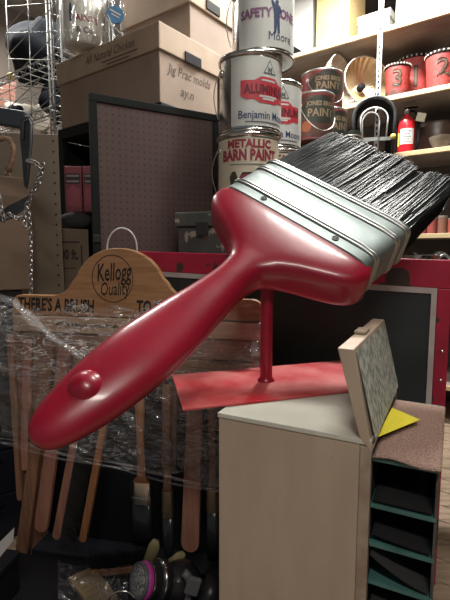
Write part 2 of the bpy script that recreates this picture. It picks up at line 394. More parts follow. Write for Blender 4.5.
# ------------------------------------------------------------------ SANDPAPER RACK
C0 = atz(372, 440, .9); CL = atz(219, 412, .9)
ra = math.atan2(C0[1]-CL[1], C0[0]-CL[0])
rack = thing('sandpaper_rack', 'cream painted counter rack with teal side shelves and upright header board', 'display rack', (C0[0], C0[1], 0), ra)
MB().box(-.367, -.024, 0, .016, 0, .886).build('end_panel', CREAM, rack, bevel=.002)
MB().box(-.0235, 0, -.004, .016, 0, .884).build('corner_stile', CREAMD, rack, bevel=.002)
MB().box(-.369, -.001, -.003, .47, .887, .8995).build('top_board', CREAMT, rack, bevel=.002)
MB().box(-.367, -.352, .017, .455, 0, .886).build('side_panel', CREAM, rack)
MB().box(-.367, 0, .4555, .468, 0, .886).build('far_panel', CREAM, rack)
MB().box(-.012, 0, .017, .455, 0, .886).build('inner_panel', DARK, rack)
LEAN = .045
m = MB(); vsb = []
hd = lambda z: -LEAN*(z-.90)/.2
m.add([(-.034+hd(.86), -.0045, .902), (0+hd(.86)*.2, -.0045, .873), (0+hd(.86)*.2, .46, .873), (-.034, .46, .902),
       (-.034+hd(1.092), -.0045, 1.092), (hd(1.092), -.0045, 1.092), (hd(1.092), .46, 1.092), (-.034+hd(1.092), .46, 1.092)],
      [(0,1,2,3),(7,6,5,4),(0,4,5,1),(1,5,6,2),(2,6,7,3),(3,7,4,0)])
head = m.build('header_board', CREAM, rack, bevel=.002)
# worn print on the face of the header
prn = bpy.data.materials.new('worn_green_print'); prn.use_nodes = True
N_ = prn.node_tree.nodes; L_ = prn.node_tree.links
tc = N_.new('ShaderNodeTexCoord'); mp = N_.new('ShaderNodeMapping'); mp.inputs['Scale'].default_value = (1, 40, 24); L_.new(tc.outputs['Object'], mp.inputs[0])
nz = N_.new('ShaderNodeTexNoise'); nz.inputs['Scale'].default_value = 1.6; nz.inputs['Detail'].default_value = 4; L_.new(mp.outputs[0], nz.inputs['Vector'])
rr = N_.new('ShaderNodeMapRange'); rr.inputs[1].default_value = .47; rr.inputs[2].default_value = .53; L_.new(nz.outputs[0], rr.inputs[0])
mx = N_.new('ShaderNodeMix'); mx.data_type = 'RGBA'; mx.inputs[6].default_value = (.55, .55, .49, 1); mx.inputs[7].default_value = (.24, .28, .25, 1); L_.new(rr.outputs[0], mx.inputs[0])
L_.new(mx.outputs[2], N_['Principled BSDF'].inputs['Base Color']); N_['Principled BSDF'].inputs['Roughness'].default_value = .6
fx = lambda z: hd(z) + .0016
MB().add([(fx(.9)+.004, .012, .895), (fx(.9)+.004, .448, .895), (fx(1.085), .448, 1.085), (fx(1.085), .012, 1.085)], [(0,1,2,3)]).build('printed_face', prn, head)
MB().box(-.034+hd(1.092), hd(1.092)-.004, .17, .23, 1.0925, 1.102).build('top_clip', CREAMD, rack, bevel=.004)
for zl in (.862, .757, .668, .58, .49, .40, .30, .2, .1):
    MB().box(.0005, .130, .002, .42, zl-.009, zl).build('shelf', TEAL, rack, bevel=.0015)
GREYL = mat('grey_lip', (.085, .088, .085), .6, col2=(.06, .06, .06), scale=14)
for zl in (.757, .668, .58, .49, .40, .30, .2, .1):
    MB().box(.126, .130, .004, .418, zl+.0005, zl+.078).build('shelf_lip', GREYL, rack)
MB().box(.118, .130, -.008, .0015, 0, .57).build('corner_post', TEAL, rack)
GRIT = mat('brown_grit', (.36, .235, .185), .9, col2=(.22, .13, .10), scale=260, detail=2, lo=.38, hi=.62, bump=.7, bscale=300)
RM = wm(rack)
def sheet(u_, v_): 
    x = .003+.132*u_; y = -.006+.405*v_
    return (x, y, .8655 + .006*math.sin(PI*v_*1.1)*u_ + .004*math.sin(6*u_)*(1-v_) - (.010*max(0, (u_-.75)/.25)**2)*(1-v_)*0 + .003*v_)
g = MB().grid(sheet, 16, 16, RM); tag(g.build('sandpaper_sheet', GRIT, None, smooth=True, solid=.002), 'brown gritty sandpaper sheet lying on the top teal shelf', 'sandpaper')
YEL = mat('yellow_paper', (.72, .62, .03), .6)
yn = [atz(p[0], p[1], .8815) for p in ((376, 438), (420, 420), (392, 408))]
yl = MB().loft([[tuple(p) for p in yn], [tuple(p+np.array([0, 0, .0012])) for p in yn]]).build('yellow_leaflet', YEL)
tag(yl, 'yellow paper leaflet corner lying on the sandpaper', 'leaflet')
ylm = MB(); c_ = sum(yn)/3
for k in range(7):
    f0 = .18+.09*k; a_ = yn[0]*(1-f0)+yn[1]*f0; b_ = yn[0]*(1-f0)+yn[2]*f0
    a2 = a_*.8+b_*.2; b2 = a_*.25+b_*.75; dn = (yn[1]-yn[0])*.006
    up_ = np.array([0, 0, .0016])
    ylm.add([tuple(a2+up_), tuple(b2+up_), tuple(b2+dn+up_), tuple(a2+dn+up_)], [(0,1,2,3)])
ylm.build('print_line', mat('faint_print', (.40, .34, .03), .6), yl)
for (zz, lab, c, cu) in ((.757, 'black sandpaper stack added to darken the top compartment of the rack', (.007, .007, .008), .0), (.668, 'black sandpaper stack added to darken the second compartment of the rack', (.007, .007, .008), .012),
                     (.58, 'grey sandpaper slumped in the third compartment of the rack', (.03, .03, .029), .05), (.49, 'dark sandpaper stack added to darken the fourth compartment of the rack', (.02, .02, .02), .02)):
    g = MB().grid(lambda a, b: (.006+.116*a, .004+.41*b, zz+.012+cu*(1-a)**1.5+.004*math.sin(3*b)*cu*20), 8, 8, RM)
    tag(g.build('sandpaper_stack', mat('grit_'+str(zz), c, .9, bump=.4, bscale=200), None, smooth=True, solid=.006), lab, 'sandpaper')  # black stacks are added, their colour stands in for shade in the compartments
# ------------------------------------------------------------------ BRUSH DISPLAY (wooden header, hanging brushes, film)
DA = math.radians(-11.2); DO = np.array([-.351, 1.655])
disp = thing('brush_display', 'wooden store brush display with arched header marked Kellogg Quality', 'store display', (DO[0], DO[1], 0), DA)
DM = wm(disp)
def arch():
    pts = [(-.49, 1.05), (.49, 1.05), (.49, 1.085)]
    for a in np.linspace(0, PI/2, 6): pts.append((.455+.035*math.cos(a), 1.095+.032*math.sin(a)))
    for k in range(11):                         # concave fillet, then the arch
        a = PI/2 - PI/2*k/10*.72
        pts.append((.235+.04 - .095*math.cos(a)*1.0 + .0, 1.222-.095*math.sin(a)))
    L = []
    for a in np.linspace(math.radians(18), math.radians(162), 25): L.append((.178*math.cos(a), 1.155+.152*math.sin(a)))
    pts += L
    left = [(-x, z) for x, z in pts[3:9+11]][::-1]
    pts += left + [(-.49, 1.085)]
    return [(x-.045*max(0.0, 1-max(0, abs(x)-.3)/.12) if abs(x) < .42 else x, z) for x, z in pts]
hb = MB().prism(arch(), 0, .03).build('header_board', PINE, disp, bevel=.003); hb['label'] = 'varnished pine header board with black lettering'
def letter(parent, name, m_, *args, **k):
    tx = MB(); flat_text(tx, *args, **k); return tx.build(name, m_, parent)
letter(hb, 'lettering', INK, "THERE'S A BRUSH", .068, -.306, 1.088, -.0012, rot=-.012, shear=.12, offset=.0022, sx=.60)
letter(hb, 'lettering', INK, "TO FIT", .068, .085, 1.088, -.0012, shear=.12, offset=.0022, sx=.60)
letter(hb, 'lettering', INK, "Kellogg", .092, -.064, 1.216, -.0012, rot=.06, shear=.25, sx=.50, offset=.0012)
letter(hb, 'lettering', INK, "Quality", .070, -.062, 1.155, -.0012, rot=.05, shear=.25, sx=.56, offset=.0004)
n = 48
MB().loft([[(-.068+rr_*.93*math.cos(2*PI*k/n), -.0012, 1.194+rr_*math.sin(2*PI*k/n)) for k in range(n)] for rr_ in (.0855, .0885)], caps=False).build('logo_ring', INK, hb)
strip = MB().box(-.485, .485, -.012, .02, .985, 1.046).build('label_strip', mat('strip_wood', (.52, .36, .24), .5, col2=(.44, .29, .19), scale=3, stretch=(2, 2, 20)), disp, bevel=.003)
for x, s_ in ((-.235, 'Window Brush'), (-.105, 'Varnish Brush'), (.03, 'Sash Brush')): letter(strip, 'lettering', INK, s_, .021, x, 1.018, -.0135, offset=.0004)
for x in (-.478, .466): MB().box(x-.012, x+.024, -.012, .13, .04, .984).build('side_board', PINE2, disp, bevel=.003)
for z0, z1 in ((.905, .98), (.82, .90)):
    MB().box(-.465, .453, .0, .018, z0, z1).build('front_slat', mat('slat_wood', (.32, .185, .115), .5, col2=(.24, .135, .08), scale=3, stretch=(2, 2, 18)), disp, bevel=.003)
MB().box(-.465, .453, .11, .13, .04, .90).build('back_board', mat('display_back', (.010, .012, .018), .6), disp)
MB().box(-.465, .453, -.01, .108, .04, .07).build('bottom_board', MATS['display_back'], disp)
# hanging brushes: (top pixel, bottom pixel, half width in m)
def dloc(px, py, off):         # display-local point on that sight line, on the plane y=off
    r = Vector(ray(px, py)); inv = DM.inverted(); o = inv @ Vector(CAM); d = (inv.to_3x3() @ r); k = (off-o.y)/d.y
    return o + d*k
def paddle(name, lab, p0, p1, hw, th, mt, off=-.03, hole=False):
    a, b = dloc(*p0, off), dloc(*p1, off); ln = (b-a).length; M_ = DM @ frame(a, (b-a).cross(Vector((0,1,0))).normalized(), (0,1,0), (b-a).normalized())
    t = thing(name, lab, 'brush', tuple(DM @ a))
    pts = [(-hw*.8, 0), (hw*.8, 0)] + [(hw*math.cos(x), ln-hw+hw*math.sin(x)) for x in np.linspace(0, PI, 9)]
    MB().prism(pts, -th/2, th/2, M_).build('handle', mt, t, world=True, bevel=.003)
    return t, M_, ln
paddle('hanging_brush', 'thin brown stick handle at the left edge of the wrapped display', (10, 335), (21, 500), .013, .02, PINE2)
paddle('hanging_brush', 'long brown tapered handle hanging lowest on the left', (50, 345), (22, 555), .026, .022, PINE2, -.05)
paddle('hanging_brush', 'broad brown handle with rounded end beside the longest one', (66, 345), (41, 531), .029, .02, WOODR, -.035)
t, M_, ln = paddle('counter_brush', 'counter brush with black bristles along its narrow wooden back', (92, 350), (57, 538), .017, .024, WOODR, -.06)
bm_ = MB(); SGN = 1 if (M_.to_3x3() @ Vector((1, 0, 0))).x > 0 else -1
for i in range(1100):
    f = random.uniform(.45, .97); h = random.uniform(-.01, .01); L0 = random.uniform(.05, .075)
    d = Vector((SGN, 0, .35)).normalized()
    p = Vector((SGN*.014, h, ln*f)); qn = p + d*L0 + Vector((0, random.gauss(0, .006), random.gauss(0, .004)))
    bm_.tube([p, qn], [.0016, .0006], 3, caps=False, M=M_)
x = bm_.build('bristles', mat('dusty_black_bristle', (.045, .042, .040), .5), t, world=True); x['kind'] = 'stuff'
paddle('hanging_brush', 'slim pale wooden brush back with narrow rounded tip', (118, 350), (83, 541), .015, .02, WOODO, -.06)
def flatbrush(lab, px, y0, y1, y2, y3, hw, mt, fm, off=-.04, round_=False, hwf=None):
    a, b, c, d = (dloc(px, y, off) for y in (y0, y1, y2, y3))
    t = thing('paint_brush', lab, 'brush', tuple(DM @ Vector((a.x, a.y, a.z))))
    hwf = hwf or hw*1.5; n = 20
    def lp(z, w_, th, e=3): return [(a.x+w_*math.copysign(abs(math.cos(k*2*PI/n))**(2/e), math.cos(k*2*PI/n)), off+th*math.copysign(abs(math.sin(k*2*PI/n))**(2/e), math.sin(k*2*PI/n)), z) for k in range(n)]
    MB().loft([lp(a.z, hw*.75, .008), lp(a.z*.7+b.z*.3, hw, .011), lp(a.z*.3+b.z*.7, hw*.7, .009), lp(b.z+.02, hw*.9, .01), lp(b.z-.005, hwf*.95, .012)], M=DM).build('handle', mt, t, world=True, smooth=True)
    f = MB().loft([lp(b.z, hwf, .014), lp((b.z+c.z)/2, hwf*1.02, .0145), lp(c.z, hwf, .014)], M=DM).build('ferrule', fm, t, world=True, auto=40)
    MB().loft([lp(b.z*.3+c.z*.7+.002, hwf*1.06, .016), lp(b.z*.3+c.z*.7-.003, hwf*1.06, .016)], M=DM).build('ridge', fm, f, world=True)
    MB().loft([lp(c.z+.004, hwf*.95, .013), lp((c.z+d.z)/2, hwf*.98, .013), lp(d.z, hwf*(.25 if round_ else .85), .005)], M=DM).build('bristles', BRIST, t, world=True, smooth=True)
    return t
BRASS = mat('old_brass', (.30, .24, .16), .35, metal=.8)
flatbrush('small paint brush with orange brown handle and chrome ferrule under the film', 139, 372, 481, 503, 545, .018, WOODO, CHROME, -.045, hwf=.040)
flatbrush('round sash brush with engraved brass ferrule and pointed black bristles', 166, 385, 490, 517, 566, .017, PINE2, BRASS, -.05, True, hwf=.022)
t, M_, ln = paddle('hanging_brush', 'flat reddish wooden paddle with rounded end next to the cream rack', (196, 385), (190, 551), .034, .02, WOODR, -.055)
flatbrush('small brush with dull brass ferrule half hidden by the cream rack', 212, 385, 489, 511, 560, .016, PINE2, BRASS, -.04, hwf=.022)
for i, (px, y0, y1, hw, mt, lab) in enumerate([(28, 340, 470, .018, WOODR, 'short reddish handle behind the film near the left end'), (172, 385, 470, .028, PINE2, 'wide dull brown handle behind the film above the brass ferrule')]):
    paddle('hanging_brush', lab, (px, y0), (px-3, y1), hw, .02, mt, -.02)
# stretch film around the display
FILM = film_mat('stretch_film', base=.12, streak=.72, stretch=(1.4, 1.4, 10), scale=7, rough=.12)
def crumple(x, z):
    h = lambda a: 1-abs(math.sin(a))
    e = .007*h(19*z+31*x+3*math.sin(7*x))*h(9*x-4*z)+.006*h(43*z-11*x+2*math.sin(13*x))+.004*h(70*z+55*x+3*math.sin(21*z))
    return e+.004*math.sin(21*x+9*z)+.005*math.sin(47*z-13*x)+.0045*math.sin(61*z+38*x+2*math.sin(9*x))+.006*abs(math.sin(33*(z+.42*x)))
def filmfn(a, b):
    S = 1.36*a; hz = .60 - .16*a + .012*math.sin(9*a) + .008*math.sin(31*a)
    tz = 1.100 - .035*max(0, math.sin(a*PI*2.1))*.6 + .012*math.sin(23*a) - .012*math.sin(51*a)
    z = hz + (tz-hz)*b
    if S < .17: x, y = -.512, .08-S+0.0
    elif S < 1.19: x, y = -.512+(S-.17), -.092
    else: x, y = .508, -.092+(S-1.19)
    bulge = -.03*math.sin(PI*min(1, max(0, (1-b)*1.25))) if .17 <= S < 1.19 else 0
    cw = crumple(x, z)
    if .17 <= S < 1.19:
        y = y + cw + bulge + (.072 if z > 1.05 else .072*max(0, (z-.93)/.12))
    else: x = x + cw*.5
    return (x, y, z)
film = MB().grid(filmfn, 220, 130, DM).build('stretch_film', FILM, None, smooth=True)
tag(film, 'clear crinkled stretch film wrapped around the wooden brush display', 'plastic film')
# a twisted rope of film running diagonally from the top left
rp = [DM @ dloc(px, py, -.13) for px, py in ((-4, 296), (12, 302), (30, 318), (52, 338), (78, 355), (104, 374), (120, 392))]
fr = MB()
for j in range(4):
    pth = [p + Vector((.006*math.sin(i*2.1+j*1.7), 0.004*j, .010*math.cos(i*1.7+j*1.6))) for i, p in enumerate(rp)]
    fr.tube(pth, [.007, .006, .008, .005, .007, .005, .002], 6)
tag(fr.build('film_twist', film_mat('film_rope', .10, .30, (3, 3, 9), scale=12), None, smooth=True), 'twisted strand of clear film running diagonally across the display', 'plastic film')
ht_ = MB()
for k, (dx, sg) in enumerate(((0, 1), (.012, -1), (-.008, 1))):
    ht_.tube([DM @ Vector((x, -.112-.003*k, .60-.16*((x+.51)/1.02)*.75-.02 + dx + .006*math.sin(14*x+k))) for x in np.linspace(-.50, .42, 24)], .0045, 6)
tag(ht_.build('film_hem', MATS['film_rope'], None, smooth=True), 'bunched lower hem of the clear film across the hanging brushes', 'plastic film')
hoop = [at(107+30*f, 0, 1.74) for f in (0, 1)]
wl = [tuple(at(122-15*math.cos(a), 250-22*math.sin(a)**.9 if math.sin(a) > 0 else 250, 1.745)) for a in np.linspace(0, PI, 15)]
wl = [tuple(at(106, 275, 1.745))] + wl + [tuple(at(138, 275, 1.745))]
tag(MB().tube(wl, .0032, 8).build('wire_hook', mat('white_wire', (.62, .64, .66), .35), None, smooth=True), 'thin white wire loop rising behind the arched header', 'wire')
# ------------------------------------------------------------------ RED FRAMED PANEL behind the rack
A_ = at(150, 262, 2.05); B_ = at(452, 262, 1.62)
PA = math.atan2(B_[1]-A_[1], B_[0]-A_[0]); PLEN = math.hypot(B_[0]-A_[0], B_[1]-A_[1])
panel = thing('red_framed_panel', 'large chipped red framed panel with white inner line and black centre', 'panel', (A_[0], A_[1], 0), PA)
CHIP = mat('chipped_red_paint', (.44, .014, .05), .45, col2=(.34, .012, .04), scale=4, col3=(.055, .035, .028), scale3=5.2, lo3=.545, hi3=.556, bump=.1, bscale=10)
TRIM = mat('greyed_white_line', (.60, .56, .54), .5, col2=(.48, .42, .41), scale=9)
XR = PLEN - .062       # where the white line turns down
ztop = lambda x: 1.292 - .028*x/PLEN
zl = lambda x: 1.205 - .045*x/PLEN
def quadprism(x0, x1, f0, f1, y0, y1):
    return MB().loft([[(x0, y0, f0(x0)), (x1, y0, f0(x1)), (x1, y0, f1(x1)), (x0, y0, f1(x0))], [(x0, y1, f0(x0)), (x1, y1, f0(x1)), (x1, y1, f1(x1)), (x0, y1, f1(x0))]])
zl2 = lambda x: zl(x)-.022
quadprism(-.12, PLEN+.004, zl, ztop, 0, .05).build('top_rail', CHIP, panel, bevel=.003)
quadprism(-.12, XR+.019, zl2, zl, .003, .05).build('white_line', TRIM, panel)
MB().box(XR, XR+.019, .003, .05, .0, zl2(XR)-.001).build('white_line', TRIM, panel)
quadprism(XR+.0195, PLEN+.004, lambda x: 0, lambda x: zl(x)-.001, 0, .05).build('side_rail', CHIP, panel, bevel=.003)
quadprism(-.12, XR-.001, lambda x: .02, lambda x: zl2(x)-.001, .012, .045).build('black_centre', NAVY, panel)
for zz in (.93, .82, .70):
    MB().lathe([(.0004, .005), (.004, .0045), (.006, .002), (.007, 0)], 12, T(PLEN-.016, 0, zz) @ RX(PI/2)).build('screw', CHROME, panel, smooth=True)
# ------------------------------------------------------------------ bench, chippy box and paint can tower
PM = wm(panel)
def ploc(x, y, z): return tuple(PM @ Vector((x, y, z)))
DKW = mat('bench_wood', (.05, .042, .036), .7, col2=(.035, .03, .026), scale=5)
bench = thing('work_bench', 'dark wooden bench standing behind the red framed panel', 'bench', ploc(.6, .4, 0), PA)
MB().box(-.43, .95, -.32, .36, 1.16, 1.20).build('bench_top', DKW, bench, bevel=.004)
for sx in (-.38, .90):
    for sy in (-.28, .30): MB().box(sx-.04, sx+.04, sy-.03, sy+.03, 0, 1.16).build('leg', DKW, bench)
CHB = mat('chipped_dark_green_paint', (.095, .10, .09), .5, col2=(.055, .06, .054), scale=5, col3=(.36, .33, .27), scale3=15, lo3=.575, hi3=.615, bump=.15, bscale=14)
bl = at(178, 230, 2.11)
cb = thing('paint_chest', 'dark green chest with chipped paint under the paint can tower', 'chest', (bl[0], bl[1], 1.2), PA)
MB().box(0, .62, 0, .235, .0, .205).build('body', CHB, cb, bevel=.004)
lid = MB().box(-.012, .632, -.014, .245, .206, .272).build('lid', CHB, cb, bevel=.006)
MB().box(.10, .16, -.022, -.0142, .165, .225).build('hasp', mat('dark_iron', (.05, .05, .05), .5, metal=.6), cb, bevel=.002)
cr = thing('wooden_crate', 'dark wooden crate under the rear paint can tower', 'crate', ploc(.22, .42, 1.2), PA)
for k in range(3):
    for yy in (0, .288): MB().box(0, .46, yy, yy+.012, .004+k*.09, .085+k*.09).build('slat', DKW, cr)
for xx in (.0, .448): MB().box(xx, xx+.012, .0125, .2875, .004, .268).build('end_board', DKW, cr)
MB().box(0, .46, 0, .30, .2685, .272).build('lid', DKW, cr)
LBW = mat('label_white', (.60, .61, .58), .45); LBC = mat('label_cream', (.62, .57, .43), .5); LBR = mat('label_red', (.55, .05, .07), .5)
MAR = mat('print_maroon', (.30, .03, .06), .5); PURP = mat('print_mauve', (.22, .10, .20), .5); BLUE = mat('print_navy', (.03, .05, .14), .5); GRYP = mat('print_grey', (.12, .13, .14), .5)
def paint_can(lab, px, d, z, r=.139, h=.325, kind='alum', rot=0, group='gallon paint cans in the tower'):
    c = at(px, 130, d); face = math.atan2(c[0], c[1])          # turn the label towards the viewer's side of the room
    t = thing('paint_can', lab, 'paint can', (c[0], c[1], z), -face, group)
    MB().lathe([(.001, .003), (r*.98, .003), (r*.985, .008), (r*.985, h-.008), (r*.97, h-.004)], 48).build('can_body', CHROME, t, auto=40)
    MB().lathe([(r*.985, .0), (r*1.02, .003), (r*1.02, .012), (r*.986, .015)], 48).build('bottom_rim', CHROME, t, smooth=True)
    MB().lathe([(r*.986, h-.018), (r*1.02, h-.014), (r*1.03, h-.006), (r*1.02, h), (r*.96, h), (r*.93, h-.008), (r*.90, h-.012)], 48).build('top_rim', CHROME, t, smooth=True)
    MB().lathe([(r*.90, h-.012), (r*.84, h-.012), (r*.82, h-.006), (.001, h-.006)], 48).build('lid', CHROME, t, auto=40)
    lr = r*.992; a0, a1 = (-1.05, 1.6) if kind != 'barn' else (-1.25, 1.5)
    lm = LBC if kind == 'barn' else LBW
    lb = MB().grid(lambda a, b: (lr*math.sin(rot+a0+(a1-a0)*a), -lr*math.cos(rot+a0+(a1-a0)*a), .022+(h-.046)*b), 40, 1).build('label', lm, t, smooth=True)
    R = lr+.0012
    def L(m_, *a, **k):
        tx = MB(); wrap_text(tx, *a, **k); tx.build('lettering', m_, lb)
    def P_(m_, nm, pts, z_, dx=0, rr=R):
        x = MB(); wrap(x, pts, [tuple(range(len(pts)))], rr, rot, z_, dx); x.build(nm, m_, lb)
    def tri(cx, cz, s_):
        P_(GRYP, 'logo_triangle', [(-s_, -s_*.8), (s_, -s_*.8), (0, s_)], cz, cx)
        P_(lm, 'logo_inner', [(-s_*.8, -s_*.68), (s_*.8, -s_*.68), (0, s_*.76)], cz, cx, R+.0006)
        tx = MB(); wrap_text(tx, 'M', s_*.95, R+.0012, rot, cz-s_*.35, cx, offset=.001); tx.build('lettering', GRYP, lb)
    if kind == 'barn':
        L(MAR, 'METALLIC', .046, R, rot, h*.845, 0, offset=.0022, sx=.98); L(MAR, 'BARN PAINT', .062, R, rot, h*.70, 0, offset=.003, sx=.74)
        P_(GRYP, 'print_line', [(-.09, -.002), (.09, -.002), (.09, .002), (-.09, .002)], h*.585)
        bz = h*.33
        P_(mat('picture_grass', (.20, .17, .07), .6), 'picture_ground', [(-.09, -.035), (.09, -.035), (.085, -.005), (-.085, -.005)], bz)
        P_(MAR, 'picture_barn', [(-.045, -.018), (.035, -.018), (.035, .02), (.012, .045), (-.03, .045), (-.045, .02)], bz, 0, R+.0006)
        P_(INK, 'picture_roof', [(-.05, .018), (-.03, .05), (.014, .05), (.06, .028), (.055, .0), (.036, .022), (.012, .042), (-.028, .042)], bz, 0, R+.0011)
        P_(LBC, 'picture_door', [(-.022, -.016), (.004, -.016), (.004, .012), (-.022, .012)], bz, 0, R+.0011)
        P_(mat('picture_tree', (.05, .05, .03), .6), 'picture_tree', [(-.085, .0), (-.06, -.004), (-.052, .03), (-.062, .055), (-.078, .052), (-.09, .03)], bz, 0, R+.0016)
        P_(LBR, 'picture_tractor', [(-.06, -.03), (-.02, -.03), (-.022, -.008), (-.04, -.004), (-.058, -.012)], bz, 0, R+.0021)
        P_(MAR, 'picture_band', [(-.09, -.07), (.09, -.07), (.09, -.055), (-.09, -.055)], bz)
    elif kind == 'alum':
        tri(.03, h*.80, .032)
        pts = [(-.10, -.03), (-.075, -.045), (-.04, -.045), (-.015, -.058), (.06, -.058), (.085, -.045), (.13, -.045), (.13, .03), (.085, .03), (.06, .048), (-.01, .048), (-.04, .032), (-.10, .032)]
        P_(LBR, 'red_patch', pts, h*.53)
        tx = MB(); wrap_text(tx, 'ALUMINUM', .052, R+.0008, rot, h*.515, .02, offset=.002, sx=.78); tx.build('lettering', mat('print_dark_red', (.14, .02, .03), .5), lb)
        for wv_, zz in ((.034, .635), (.045, .435), (.03, .405)): P_(LBW, 'print_line', [(-wv_, -.004), (wv_, -.004), (wv_, .004), (-wv_, .004)], h*zz, .025, R+.0008)
        L(BLUE, 'Benjamin Moore', .046, R, rot, h*.20, .02, offset=.0006, sx=.85); P_(GRYP, 'print_line', [(-.10, -.0025), (.10, -.0025), (.10, .0025), (-.10, .0025)], h*.115, .02)
    else:
        tri(.03, h*.80, .032)
        L(PURP, 'SAFETY ZONE', .050, R, rot, h*.48, .0, offset=.0022, sx=.84)
        P_(BLUE, 'figure', [(-.012, -.075), (-.003, -.075), (.001, -.03), (.005, -.075), (.014, -.075), (.012, .0), (.022, .012), (.016, .03), (.006, .036), (.007, .052), (-.003, .056), (-.009, .048), (-.007, .036), (-.022, .056), (-.027, .05), (-.016, .018), (-.013, .0)], h*.47, .03, R+.001)
        L(BLUE, 'Moore', .05, R, rot, h*.20, .05, sx=.85); 
    # ear and bail on the left
    for a in (-1.15,):
        e = (r*1.0*math.sin(a), -r*1.0*math.cos(a))
        ear = MB().lathe([(.016, -.004), (.016, .002), (.011, .006), (.004, .007), (.001, .007)], 16, frame((e[0], e[1], h*.80), (math.cos(a), math.sin(a), 0), (0, 0, 1), (math.sin(a), -math.cos(a), 0))).build('ear', CHROME, t, smooth=True)
        pth = []
        for f in np.linspace(0, 1, 14):
            aa = a - .55*math.sin(PI*f*.5); rr = r*(1.05+.12*math.sin(PI*f)); pth.append((rr*math.sin(aa), -rr*math.cos(aa), h*.80 - .17*f))
        MB().tube(pth, .0022, 6).build('bail_handle', WIRE, t, smooth=True)
    return t
ZB = 1.4725
paint_can('cream labelled barn paint can with a barn picture, bottom of the front tower', 248, 2.10, ZB, kind='barn', rot=.05)
paint_can('white aluminum paint can with red patch, middle of the front tower', 250, 2.10, ZB+.327, kind='alum', rot=.42)
paint_can('white paint can with blue figure and purple lettering, top of the front tower', 262, 2.13, ZB+.654, kind='safety', rot=.22)
paint_can('cream labelled can mostly hidden behind the front barn paint can', 276, 2.42, ZB, kind='barn', rot=.3, group='gallon paint cans in the rear tower')
paint_can('white aluminum paint can with red patch peeking out behind the front tower', 274, 2.42, ZB+.327, kind='alum', rot=.10, group='gallon paint cans in the rear tower')
# ------------------------------------------------------------------ old brown cans on their shelf stand
BRN = mat('old_can_brown', (.13, .055, .038), .5, col2=(.09, .04, .03), scale=8, col3=(.30, .15, .08), scale3=20, lo3=.66, hi3=.74)
BRG = mat('old_can_dark_green', (.045, .055, .040), .5, col2=(.03, .035, .028), scale=10)
BRR = mat('old_can_red', (.30, .035, .045), .5, col2=(.20, .03, .03), scale=8)
TANP = mat('print_tan', (.34, .25, .15), .6)
ORP = mat('print_orange', (.40, .12, .05), .6)
stp = at(322, 140, 2.85)
stand = thing('plank_stand', 'low dark plank stand under the old brown paint cans', 'stand', (stp[0], stp[1], 0), RA)
def old_can(lab, px, py, d, z, r, h, rot=0, bail=True):
    c = at(px, py, d); t = thing('old_paint_can', lab, 'paint can', (c[0], c[1], z), -math.atan2(c[0], c[1]), 'old brown paint cans')
    MB().lathe([(.001, .002), (r, .002), (r, h-.004), (r*.95, h-.004), (r*.94, h-.012), (.001, h-.012)], 40).build('can_body', BRR, t, auto=40)
    MB().lathe([(r, h-.012), (r*1.03, h-.008), (r*1.03, h), (r*.96, h+.001)], 40).build('top_rim', WIRE, t, smooth=True)
    MB().lathe([(r, 0), (r*1.025, .002), (r*1.025, .01), (r, .013)], 40).build('bottom_rim', BRN, t, smooth=True)
    R = r*1.006
    lb = MB().grid(lambda a, b: (R*math.sin(-.75+2.6*a+rot), -R*math.cos(-.75+2.6*a+rot), .02+(h-.042)*b), 30, 1).build('label', BRN, t, smooth=True)
    pts = [(.13*math.cos(a)*(.9+.1*math.cos(4*a)), .075*math.sin(a)) for a in np.linspace(0, 2*PI, 24, endpoint=False)]
    x = MB(); wrap(x, pts, [tuple(range(24))], R+.001, rot+.1, h*.62, .03); x.build('green_panel', BRG, lb)
    for s_, sz, zz, sx in (('JONES BROS', .034, h*.74, .9), ('PAINT', .060, h*.55, .95)):
        tx = MB(); wrap_text(tx, s_, sz, R+.002, rot+.1, zz, .03, offset=.0012, sx=sx); tx.build('lettering', TANP, lb)
    pts = [(.03*math.cos(a), .03*math.sin(a)) for a in np.linspace(0, 2*PI, 16, endpoint=False)]
    x = MB(); wrap(x, pts, [tuple(range(16))], R+.0015, rot-.38, h*.28); x.build('orange_seal', ORP, lb)
    if bail:
        MB().lathe([(.012, 0), (.012, .005), (.007, .008), (.001, .008)], 12, frame((R*math.sin(-.75), -R*math.cos(-.75), h*.74), (math.cos(.75), -math.sin(.75), 0), (0, 0, 1), (math.sin(-.75), -math.cos(-.75), 0))).build('ear', WHITEM, t, smooth=True)
        pth = [((R+.02*math.sin(PI*f)+.006)*math.sin(-.75+2.1*f), -(R+.02*math.sin(PI*f)+.006)*math.cos(-.75+2.1*f), h*.74-.12*math.sin(PI*f)-.06*f) for f in np.linspace(0, 1, 24)]
        MB().tube(pth, .002, 6).build('bail_handle', WIRE, t, smooth=True)
    return t
zc = 1.92
MB().box(-.30, .20, -.18, .45, 1.872, 1.915).build('stand_top', DKW, stand)
for sx in (-.27, .17):
    for sy in (-.15, .42): MB().box(sx-.03, sx+.03, sy-.03, sy+.03, .0, 1.872).build('leg', DKW, stand)
zc = 1.9155
old_can('old brown paint can with orange seal, front of the brown stack', 314, 120, 2.72, zc, .112, .265)
old_can('old brown paint can tucked under the upper brown can', 329, 120, 2.96, zc, .108, .25, rot=.3, bail=False)
old_can('old reddish brown paint can on top of the brown stack', 322, 90, 2.98, zc+.253, .128, .225)
old_can('short old brown can at the right end of the brown stack', 350, 132, 3.05, zc, .07, .12, bail=False)
